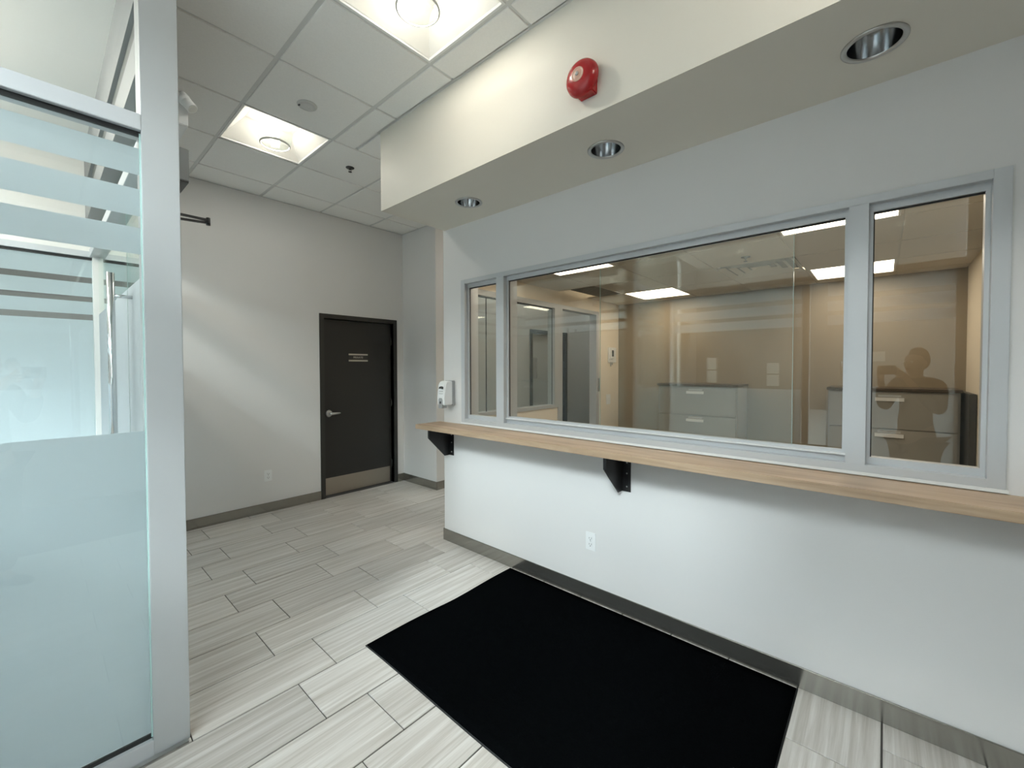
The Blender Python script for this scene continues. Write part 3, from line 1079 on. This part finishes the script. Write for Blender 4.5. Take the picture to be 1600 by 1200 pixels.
ph.build('pull_handle', M['chrome'], dl)

# automatic operator and its arm, emergency light
ao = thing('door_operator', (0.43, 2.40, 2.32), 'grey automatic door operator with black arm behind the post', 'door operator')
bx(0.386, 0.458, 2.30, 3.0, 2.322, 2.462, bev=0.003).build('body', M['alu_d'], ao)
bx(0.388, 0.456, 2.302, 2.998, 2.316, 2.322).build('underside', M['plast_b'], ao)
ar = MB()
ar.box(0.40, 0.572, 2.485, 2.497, 2.222, 2.232)
ar.prism([(0.40, 2.497, 2.20), (0.40, 2.497, 2.21), (0.572, 2.497, 2.222), (0.572, 2.497, 2.212)], (0, 1, 0), 0.01)
ar.tube((0.568, 2.491, 2.202), (0.568, 2.491, 2.238), 0.009)
ar.tube((0.41, 2.49, 2.19), (0.41, 2.49, 2.32), 0.012)
ar.build('arm', M['black'], ao)

el = thing('emergency_light', (0.43, 2.40, 2.56), 'white emergency light with small spot head near the ceiling behind the post', 'emergency light')
bx(0.386, 0.459, 2.302, 2.62, 2.562, 2.70, bev=0.004).build('battery_box', M['plastic'], el)
hdm = MB()
hdm.tube((0.445, 2.29, 2.665), (0.468, 2.27, 2.63), 0.022, 20)
hdm.tube((0.44, 2.31, 2.70), (0.45, 2.28, 2.675), 0.012, 12)
hdm.sphere((0.445, 2.29, 2.665), 0.024)
spot = hdm.build('spot_head', M['plastic'], el)
MB().tube((0.468, 2.27, 2.63), (0.4692, 2.269, 2.628), 0.018, 20).build('lens', M['lens'], spot)

# ------------------------------------------------------------------ vestibule: far glazing (window_4), street glazing (window_5), ceiling
w4 = thing('window_4', (-0.7, 4.75, 0), 'far striped frosted glazing of the vestibule seen through the partition', 'window', kind='structure')
bx(-0.95, 0.50, 4.73, 4.80, 2.385, 2.43).build('top_rail', M['alu'], w4)
bx(-0.95, 0.50, 4.755, 4.775, 2.368, 2.385).build('gasket', M['gasket'], w4)
bx(-0.95, 0.50, 4.73, 4.80, 0.0, 0.07).build('bottom_rail', M['alu'], w4)
bx(0.305, 0.372, 4.70, 4.80, 0.0, 2.385).build('mullion', M['white'], w4)
bx(-0.95, 0.50, 4.76, 4.768, 0.07, 2.375).build('glass_pane', M['glass'], w4)
for (a, b) in ((0.07, 1.889), (1.934, 2.034), (2.074, 2.183), (2.228, 2.366)):
    bx(-0.95, 0.50, 4.7695, 4.770, a, b).build('frosted_band', M['frost'], w4)
vt = thing('vestibule_light', (-0.6, 3.3, 3.15), 'long white tube light on the vestibule ceiling', 'light')
bx(-0.7, -0.5, 2.6, 3.9, 3.17, 3.215, bev=0.004).build('housing', M['white'], vt)
for xx in (-0.65, -0.55):
    MB().tube((xx, 2.65, 3.15), (xx, 3.85, 3.15), 0.014).build('tube', M['tube'], vt)
st(bx(-0.95, 0.50, 4.75, 4.93, 2.43, CH + 0.3).build('wall_vestibule', M['vest']), 'white wall above the far vestibule glazing', 'wall')
st(bx(-1.0, 0.273, YP + PD, 4.75, 3.215, 3.30).build('ceiling_vestibule', M['vest']), 'smooth white vestibule ceiling at the upper left', 'ceiling')
st(bx(-1.0, -0.60, YP - 0.10, 4.93, -0.12, 0.0).build('floor_vestibule', M['floor_t']), 'vestibule floor slab at the far left', 'floor')

w5 = thing('window_5', (-0.965, 3.4, 0), 'unseen street side glazing of the vestibule, with added panels shaping its daylight', 'window', kind='structure')
bx(-1.0, -0.93, YP, 4.8, 0, 0.10).build('bottom_rail', M['alu'], w5)
bx(-1.0, -0.93, YP, 4.8, 2.38, 2.93).build('middle_light_stop', M['white'], w5)  # added opaque panel; the strip left above it shapes the wall streak
for (a, b) in BANDS:
    bx(-0.956, -0.9555, YP, 4.8, a, b).build('frosted_band', M['frost'], w5)
bx(-1.0, -0.93, YP, 2.6, 0.08, 2.38).build('daylight_stop', M['white'], w5)  # added opaque panel, holds daylight out of the vestibule
bx(-1.0, -0.93, YP, 4.8, 3.19, 3.30).build('head_rail', M['alu'], w5)
bx(-0.965, -0.957, YP, 4.8, 0.10, 3.2).build('glass_pane', M['glass'], w5)

# street glazing right behind the viewer, reflected in the reception window
w6 = thing('window_6', (XW, 0, 0), 'entrance glazing behind the viewer reflected in the reception glass', 'window', kind='structure')
m_ = MB()
m_.box(XW - 0.10, XW, -0.52, YP, 2.385, 2.455)
m_.box(XW - 0.10, XW, 0.66, YP, 0.0, 0.08)
m_.build('rail', M['alu'], w6)
for y in (2.05, 0.60, -0.52):
    bx(XW - 0.10, XW, y, y + 0.06, 0.0, 2.385).build('mullion', M['alu'], w6)
bx(XW - 0.05, XW - 0.042, -0.46, YP, 0.06, 2.39).build('glass_pane', M['glass'], w6)
bx(XW - 0.05, XW - 0.042, -0.46, YP, 2.45, 3.2).build('glass_pane', M['glass'], w6)
mb = MB()
mb.box(XW - 0.12, XW, YS, -0.52, 0, CH + 0.3)
mb.box(XW - 0.12, XW, -0.52, YP + 0.1, 3.19, CH + 0.3)
st(mb.build('wall_left', M['wall']), 'grey wall above and beside the entrance glazing behind the viewer', 'wall')
for (ya, yb) in ((0.67, 2.045), (-0.46, 0.45)):
    for (a, b) in BANDS[:3] + [(2.2325, 2.386)]:
        bx(XW - 0.041, XW - 0.0405, ya, yb, a, b).build('frosted_band', M['frost'], w6)
hh = MB()
hh.tube((XW + 0.03, 0.33, 1.405), (XW + 0.03, 0.33, 1.56), 0.008, 14)
hh.tube((XW + 0.03, 0.33, 1.42), (XW - 0.045, 0.33, 1.42), 0.006, 10)
hh.tube((XW + 0.03, 0.33, 1.545), (XW - 0.045, 0.33, 1.545), 0.006, 10)
hh.build('pull_handle', M['chrome'], w6)
ns = [(1.505, 1.612, 1.478, 1.617), (1.505, 1.612, 1.322, 1.465), (0.868, 0.983, 1.432, 1.55), (0.868, 0.983, 1.296, 1.42), (0.0, 0.105, 1.558, 1.65)]
for q, (ya, yb, a, b) in enumerate(ns):
    o = bx(XW - 0.0415, XW - 0.0405, ya, yb, a, b).build('notice_sheet', M['paper'], w6)

# outside: street surface and a dark row of buildings
st(bx(-40, -1.0, -30, 40, -0.14, -0.12).build('ground', M['asphalt']), 'asphalt outside the entrance glazing', 'ground')
st(bx(-1.0, -0.60, -30, YP - 0.10, -0.14, -0.01).build('floor_walkway', M['asphalt']), 'walkway strip just outside the entrance glazing', 'walkway')
bld = thing('street_building', (-16, 2, 0), 'low dark building across the street outside', 'building')
bx(-20, -15, -30, 40, -0.12, 8.0).build('facade', M['facade'], bld)
bx(-20.2, -14.8, -30, 40, 8.0, 8.3).build('parapet', M['asphalt'], bld)

cp = thing('sky_blocker_slab', (-0.7, 6, 3.0), 'flat canopy added to cut sky light on the far vestibule glazing', 'blocker')  # added slab, out of view, keeps sky light off the far glazing
bx(-14, 3.0, 4.95, 6.35, 3.0, 3.2).build('slab', M['facade'], cp)
nb = thing('sky_blocker_wall', (0, 8, 0), 'unseen wall added to dim the far vestibule glazing', 'building')  # wall added beyond the vestibule to hide part of the sky
bx(-16, 12, 6.4, 6.8, -0.12, 6.0).build('facade', M['facade'], nb)
# ------------------------------------------------------------------ office: floor, ceiling, lights
ofl = st(bx(WB, OB, OR, OL, -0.004, 0.004).build('floor_office', M['officefloor']), 'dark carpeted office floor behind the reception wall', 'floor')
oc = st(bx(WB, OB + 0.1, OR - 0.1, OL, OC + 0.10, OC + 0.15).build('ceiling_office', M['white']), 'lower office ceiling of square tiles behind the reception glass', 'ceiling')
ox = [WB, 2.86, 3.48, 4.165, 4.835, 5.46, OB]
oy = [OR, -0.07, 0.56, 1.19, 1.82, 2.447, OL]
tcache = {}
for i in range(6):
    for j in range(6):
        if (i in (1, 4)) and (j in (1, 4)):
            continue
        if i == 3 and j in (2, 5):
            continue
        a0, a1, b0, b1 = ox[i], ox[i + 1], oy[j], oy[j + 1]
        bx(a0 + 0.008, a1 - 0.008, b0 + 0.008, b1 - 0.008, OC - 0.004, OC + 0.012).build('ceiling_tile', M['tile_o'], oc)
for x in ox[1:-1]:
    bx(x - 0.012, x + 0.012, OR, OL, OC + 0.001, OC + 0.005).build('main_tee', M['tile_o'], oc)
for y in oy[1:-1]:
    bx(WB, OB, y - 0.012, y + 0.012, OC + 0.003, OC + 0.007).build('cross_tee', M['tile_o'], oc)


def office_light(cx, cy):
    t = thing('office_light', (cx, cy, OC), 'x', 'light')
    m_ = MB()
    h = 0.305
    for a in ((-h, h, -h, -h + 0.012), (-h, h, h - 0.012, h), (-h, -h + 0.012, -h + 0.012, h - 0.012), (h - 0.012, h, -h + 0.012, h - 0.012)):
        m_.box(cx + a[0], cx + a[1], cy + a[2], cy + a[3], OC - 0.003, OC + 0.012)
    m_.build('frame', M['white'], t)
    k = h - 0.012
    l_ = MB()
    # shallow four-sided prismatic lens
    v = [l_.bm.verts.new(p) for p in ((cx - k, cy - k, OC + 0.003), (cx + k, cy - k, OC + 0.003), (cx + k, cy + k, OC + 0.003), (cx - k, cy + k, OC + 0.003))]
    i_ = 0.10
    q = [l_.bm.verts.new(p) for p in ((cx - i_, cy - i_, OC + 0.03), (cx + i_, cy - i_, OC + 0.03), (cx + i_, cy + i_, OC + 0.03), (cx - i_, cy + i_, OC + 0.03))]
    for a in range(4):
        b = (a + 1) % 4
        l_.bm.faces.new((v[a], v[b], q[b], q[a]))
    l_.bm.faces.new(q)
    l_.build('lens', M['panel'], t)
    return t


o0 = office_light(3.17, 2.135)
tag(o0, 'square white office ceiling light nearest the left end of the reception glass', 'light', 'office ceiling lights')
copy_tree(o0, (5.148, 2.135, OC), 'square white office ceiling light near the back left office corner', 'office ceiling lights')
copy_tree(o0, (5.148, 0.245, OC), 'square white office ceiling light at the back right, above the right cabinet', 'office ceiling lights')
copy_tree(o0, (3.17, 0.245, OC), 'square white office ceiling light cut by the top of the right mullion', 'office ceiling lights')

# added lamp, no fixture known, to brighten the dark corridor
cl = thing('corridor_fill', (4.4, 3.55, CH - 0.01), 'added, unseen light that brightens the corridor behind the office', 'light')
bx(4.1, 4.7, 3.25, 3.85, CH - 0.012, CH - 0.004).build('lens', M['panel_w'], cl)

# supply diffuser and return grille
df = thing('air_diffuser', (4.5, 0.875, OC), 'square stepped air diffuser in the office ceiling', 'diffuser')
cx, cy = 4.5, 0.875
bx(cx - 0.33, cx + 0.33, cy - 0.305, cy + 0.305, OC + 0.03, OC + 0.035).build('back_pan', M['grille'], df)
for q, s_ in enumerate((0.30, 0.225, 0.15, 0.075)):
    m_ = MB()
    wz = OC - 0.010 + 0.006 * q
    w_ = 0.038
    o1 = [(cx - s_, cy - s_), (cx + s_, cy - s_), (cx + s_, cy + s_), (cx - s_, cy + s_)]
    s2 = s_ - w_
    o2 = [(cx - s2, cy - s2), (cx + s2, cy - s2), (cx + s2, cy + s2), (cx - s2, cy + s2)]
    A = [m_.bm.verts.new((*p, wz)) for p in o1]
    B = [m_.bm.verts.new((*p, wz + 0.022)) for p in o2]
    A2 = [m_.bm.verts.new((*p, wz + 0.002)) for p in o1]
    B2 = [m_.bm.verts.new((*p, wz + 0.024)) for p in o2]
    for a in range(4):
        b = (a + 1) % 4
        m_.bm.faces.new((A[a], A[b], B[b], B[a]))
        m_.bm.faces.new((A2[a], A2[b], B2[b], B2[a]))
        m_.bm.faces.new((A[a], A[b], A2[b], A2[a]))
        m_.bm.faces.new((B[a], B[b], B2[b], B2[a]))
    m_.build('louver_ring', M['tile_o'], df)
gr = thing('return_grille', (4.5, 2.69, OC), 'dark return air grille at the far left of the office ceiling', 'grille')
bx(4.18, 4.82, 2.46, 2.78, OC - 0.004, OC + 0.002).build('grille_frame', M['grille'], gr)
for q in range(10):
    bx(4.20, 4.80, 2.475 + q * 0.03, 2.487 + q * 0.03, OC - 0.009, OC - 0.004).build('slat', M['grille'], gr)
sprinkler(3.91, 0.875, OC - 0.004, 'small dark sprinkler on the office ceiling behind the glass')

# ------------------------------------------------------------------ office side window (window_7) and passage frame
w7 = thing('window_7', (3.5, OL, 1.03), 'office side window in the cream wall, seen through the reception glass', 'window', kind='structure')
m_ = MB()
ya, yb = OL - 0.012, OL + 0.095
m_.box(2.752, 2.80, ya, yb, 1.032, 2.258)
m_.box(4.07, 4.14, ya, yb, 1.03, 2.26)
m_.box(2.80, 4.07, ya, yb, 2.205, 2.26)
m_.box(2.80, 4.07, ya, yb, 1.03, 1.065)
m_.build('frame', M['postm'], w7)
bx(2.80, 4.07, OL + 0.03, OL + 0.036, 1.065, 2.205).build('glass_pane', M['glass'], w7)
bx(2.965, 2.969, OL + 0.028, OL + 0.038, 1.065, 2.205).build('glass_joint', M['gasket'], w7)
g_ = MB()
g_.box(2.80, 4.07, OL + 0.026, OL + 0.030, 2.195, 2.205)
g_.box(4.064, 4.07, OL + 0.026, OL + 0.030, 1.065, 2.195)
g_.build('gasket', M['gasket'], w7)
pf = thing('trim_1', (4.6, OL, 0), 'grey metal frame around the open passage out of the office', 'door frame', kind='structure')
m_ = MB()
m_.box(4.14, 4.228, ya, yb, 0, 2.26)
m_.box(5.026, 5.10, ya, yb, 0, 2.26)
m_.box(4.228, 5.026, ya, yb, 2.215, 2.26)
m_.build('frame', M['postm'], pf)
bx(5.07, 5.12, OL - 0.022, OL - 0.012, 1.18, 1.36, bev=0.002).build('strike_plate', M['satin'], pf)

# thermostat + switch
th = thing('wall_thermostat', (5.45, OL, 1.55), 'white wall control with dark screen on the cream office wall', 'thermostat')
bx(5.36, 5.58, OL - 0.018, OL, 1.575, 1.79, bev=0.004).build('cover', M['plastic'], th)
bx(5.405, 5.50, OL - 0.034, OL - 0.018, 1.63, 1.775, bev=0.003).build('control_unit', M['plastic'], th)
bx(5.422, 5.475, OL - 0.036, OL - 0.034, 1.66, 1.75).build('screen', M['plast_b'], th)
cw = MB()
cw.tube((5.43, OL - 0.01, 1.58), (5.43, OL - 0.012, 1.52), 0.006, 8)
cw.tube((5.47, OL - 0.01, 1.58), (5.475, OL - 0.012, 1.54), 0.006, 8)
cw.build('loose_wire', M['plast_g'], th)
sw = thing('light_switch', (5.375, OL, 0.98), 'white double wall switch on the cream office wall below the thermostat', 'switch')
bx(5.315, 5.435, OL - 0.007, OL, 0.985, 1.125, bev=0.002).build('cover_plate', M['plastic'], sw)
bx(5.335, 5.365, OL - 0.011, OL - 0.007, 1.025, 1.09, bev=0.001).build('rocker', M['plastic'], sw)
bx(5.385, 5.415, OL - 0.011, OL - 0.007, 1.025, 1.09, bev=0.001).build('rocker', M['plastic'], sw)


# ------------------------------------------------------------------ filing cabinets
def cabinet(yc_, label):
    t = thing('filing_cabinet', (5.45, yc_, 0), label, 'cabinet', 'office filing cabinets')
    xf = OB - 0.46
    y0, y1 = yc_ - 0.455, yc_ + 0.455
    bx(xf + 0.02, OB - 0.005, y0, y1, 0.0, 1.275, bev=0.003).build('body', M['cab'], t)
    bx(xf - 0.01, OB - 0.002, y0 - 0.012, y1 + 0.012, 1.278, 1.303, bev=0.003).build('top_board', M['cabtop'], t)
    zz = [0.06, 0.345, 0.635, 0.928, 1.262]
    for a, b in zip(zz[:-1], zz[1:]):
        dr = bx(xf, xf + 0.021, y0 + 0.015, y1 - 0.015, a + 0.004, b - 0.004, bev=0.003).build('drawer', M['cab'], t)
        h_ = MB()
        h_.box(xf - 0.022, xf - 0.018, yc_ - 0.10, yc_ + 0.10, b - 0.075, b - 0.045)
        h_.box(xf - 0.022, xf, yc_ - 0.10, yc_ + 0.10, b - 0.048, b - 0.044)
        h_.build('handle', M['plastic'], dr)
        bx(xf - 0.002, xf, yc_ - 0.08, yc_ + 0.08, b - 0.036, b - 0.018).build('label_holder', M['satin'], dr)
    return t


c1 = cabinet(1.695, 'grey lateral filing cabinet at the left of the tan office wall')
copy_tree(c1, (5.45, -0.035, 0), 'grey lateral filing cabinet at the right end of the tan office wall')
pn = bx(5.0, 5.66, OR + 0.004, OR + 0.045, 0, 1.28, bev=0.004).build('dark_panel', M['plast_b'])  # plain dark board filling the dark area beside the cabinet
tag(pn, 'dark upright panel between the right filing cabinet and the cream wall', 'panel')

# ------------------------------------------------------------------ the photographer, reflected in the reception glass


def skinned(name, pts, edges, m, parent, levels=2):
    """pts: (x, y, z, radius[, radius2]) one continuous tapering surface grown round the joints"""
    me = bpy.data.meshes.new(name)
    me.from_pydata([Vector(p[:3]) for p in pts], edges, [])
    ob = bpy.data.objects.new(name, me)
    C.objects.link(ob)
    sk = ob.modifiers.new('skin', 'SKIN')
    sk.use_smooth_shade = True
    layer = me.skin_vertices[0].data if me.skin_vertices else None
    if layer is None:
        bm_ = bmesh.new()
        bm_.from_mesh(me)
        bm_.verts.layers.skin.verify()
        bm_.to_mesh(me)
        bm_.free()
        layer = me.skin_vertices[0].data
    for i, p in enumerate(pts):
        rr = p[3]
        layer[i].radius = (rr, p[4] if len(p) > 4 else rr)
        layer[i].use_root = (i == 0)
    sb = ob.modifiers.new('smooth', 'SUBSURF')
    sb.levels = sb.render_levels = levels
    dg = bpy.context.evaluated_depsgraph_get()
    out = bpy.data.meshes.new_from_object(ob.evaluated_get(dg))
    bpy.data.objects.remove(ob)
    out.materials.clear()
    out.materials.append(m)
    for pl in out.polygons:
        pl.use_smooth = True
    o = bpy.data.objects.new(name, out)
    C.objects.link(o)
    o.parent = parent
    return o


# local frame: +Y forwards (the way the person looks), +X to the right; z up; feet at z = 0
pr = thing('person', (-0.235, -0.20, 0), 'person in dark clothes holding up a phone, seen reflected in the right pane', 'person')
pr.rotation_euler = (0, 0, -math.radians(48.4))
S_ = 1
bp_, be = [], []


def J(*p):
    bp_.append(p)
    return len(bp_) - 1


def E(*ids):
    for a, b in zip(ids[:-1], ids[1:]):
        be.append((a, b))


pel = J(0, 0, 0.92, 0.125, 0.105)
wai = J(0, 0.0, 1.06, 0.105, 0.085)
che = J(0, -0.005, 1.24, 0.125, 0.095)
sho = J(0, -0.01, 1.35, 0.095, 0.075)
nec = J(0, 0.0, 1.42, 0.047)
jaw = J(0, 0.02, 1.49, 0.062, 0.068)
cra = J(0, 0.005, 1.565, 0.072, 0.085)
top = J(0, 0.0, 1.615, 0.052, 0.06)
E(pel, wai, che, sho, nec, jaw, cra, top)
HC = (0.355 - 0.0, 0.0)   # unused spare
for s_ in (-1, 1):
    hip = J(s_ * 0.085, 0, 0.86, 0.085)
    kn = J(s_ * 0.095, 0.01, 0.48, 0.055)
    an = J(s_ * 0.10, -0.015, 0.085, 0.036)
    ft = J(s_ * 0.11, 0.06, 0.035, 0.034)
    te = J(s_ * 0.12, 0.14, 0.026, 0.024)
    E(pel, hip, kn, an, ft, te)
    sh = J(s_ * 0.165, -0.01, 1.355, 0.052)
    el_ = J(s_ * 0.225, 0.055, 1.13, 0.038)
    wr = J(s_ * 0.12, 0.205, 1.375, 0.025)
    pm = J(s_ * 0.098, 0.232, 1.425, 0.028, 0.018)
    E(sho, sh, el_, wr, pm)
    # four fingers of different lengths behind and over the phone's edge, thumb from the side of the palm
    for q, (dx, ln) in enumerate(((0.0, 0.030), (0.0, 0.036), (0.0, 0.034), (0.0, 0.027))):
        zf = 1.475 - q * 0.019
        f0 = J(s_ * 0.098, 0.252, zf - 0.012 + 0.004 * q, 0.0095)
        f1 = J(s_ * 0.090, 0.277, zf, 0.0085)
        f2 = J(s_ * (0.090 - ln * 0.8), 0.2795, zf + 0.002, 0.0075)
        E(pm, f0, f1, f2)
    t1 = J(s_ * 0.080, 0.225, 1.450, 0.011)
    t2 = J(s_ * 0.068, 0.240, 1.478, 0.0095)
    t3 = J(s_ * 0.058, 0.252, 1.496, 0.0085)
    E(pm, t1, t2, t3)
skinned('body', bp_, be, M['skin'], pr, 2)
# clothes
cp_, ce_ = [], []
sp = [(0, 0, 0.90, 0.15, 0.125), (0, 0, 1.06, 0.122, 0.10), (0, -0.005, 1.24, 0.142, 0.11), (0, -0.01, 1.36, 0.105, 0.085), (0, 0, 1.40, 0.058)]
ed = [(0, 1), (1, 2), (2, 3), (3, 4)]
for s_ in (-1, 1):
    n = len(sp)
    sp += [(s_ * 0.168, -0.01, 1.355, 0.066), (s_ * 0.228, 0.053, 1.128, 0.05), (s_ * 0.145, 0.175, 1.33, 0.042)]
    ed += [(3, n), (n, n + 1), (n + 1, n + 2)]
skinned('jacket', sp, ed, M['cloth'], pr, 2)
sp = [(0, 0, 0.93, 0.14, 0.12)]
ed = []
for s_ in (-1, 1):
    n = len(sp)
    sp += [(s_ * 0.09, 0, 0.84, 0.105), (s_ * 0.097, 0.008, 0.48, 0.078), (s_ * 0.102, -0.012, 0.10, 0.06)]
    ed += [(0, n), (n, n + 1), (n + 1, n + 2)]
skinned('trousers', sp, ed, M['cloth'], pr, 2)
for s_ in (-1, 1):
    skinned('shoe', [(s_ * 0.102, -0.03, 0.045, 0.043), (s_ * 0.11, 0.06, 0.038, 0.041), (s_ * 0.121, 0.15, 0.028, 0.027)], [(0, 1), (1, 2)], M['plast_b'], pr, 2)
skinned('hair', [(0, -0.045, 1.47, 0.05), (0, -0.045, 1.56, 0.075), (0, -0.02, 1.625, 0.068), (0, 0.03, 1.645, 0.045)], [(0, 1), (1, 2), (2, 3)], M['cloth'], pr, 2)
fc = MB()


def local_part(name, mbx, m):
    bmesh.ops.recalc_face_normals(mbx.bm, faces=mbx.bm.faces)
    me = bpy.data.meshes.new(name)
    mbx.bm.to_mesh(me)
    mbx.bm.free()
    me.materials.append(m)
    o = bpy.data.objects.new(name, me)
    C.objects.link(o)
    o.parent = pr
    return o


for s_ in (-1, 1):
    local_part('eye', MB().sphere((s_ * 0.031, 0.078, 1.545), 0.011), M['plastic'])
    local_part('ear', MB().sphere((s_ * 0.076, 0.005, 1.53), 0.022, (0.4, 0.8, 1.3)), M['skin'])
local_part('nose', MB().sphere((0, 0.092, 1.52), 0.014, (0.8, 1.2, 1.6)), M['skin'])
local_part('mouth', MB().sphere((0, 0.083, 1.485), 0.018, (1.2, 0.4, 0.35)), M['red'])
# the phone, held flat against the viewing point
pd = thing('phone', (0, 0, 1.46), 'black phone held up in both hands by the reflected person', 'phone')
pd.rotation_euler = (0, 0, -math.radians(48.4))
for nm, a, m_name in (('case', (-0.078, 0.078, -0.024, -0.015, -0.022, 0.055), 'plast_b'), ('screen', (-0.074, 0.074, -0.0248, -0.0238, -0.018, 0.051), 'plast_g')):
    q = MB().box(*a, bev=0.0004)
    bmesh.ops.recalc_face_normals(q.bm, faces=q.bm.faces)
    me = bpy.data.meshes.new(nm)
    q.bm.to_mesh(me)
    q.bm.free()
    me.materials.append(M[m_name])
    o = bpy.data.objects.new(nm, me)
    C.objects.link(o)
    o.parent = pd
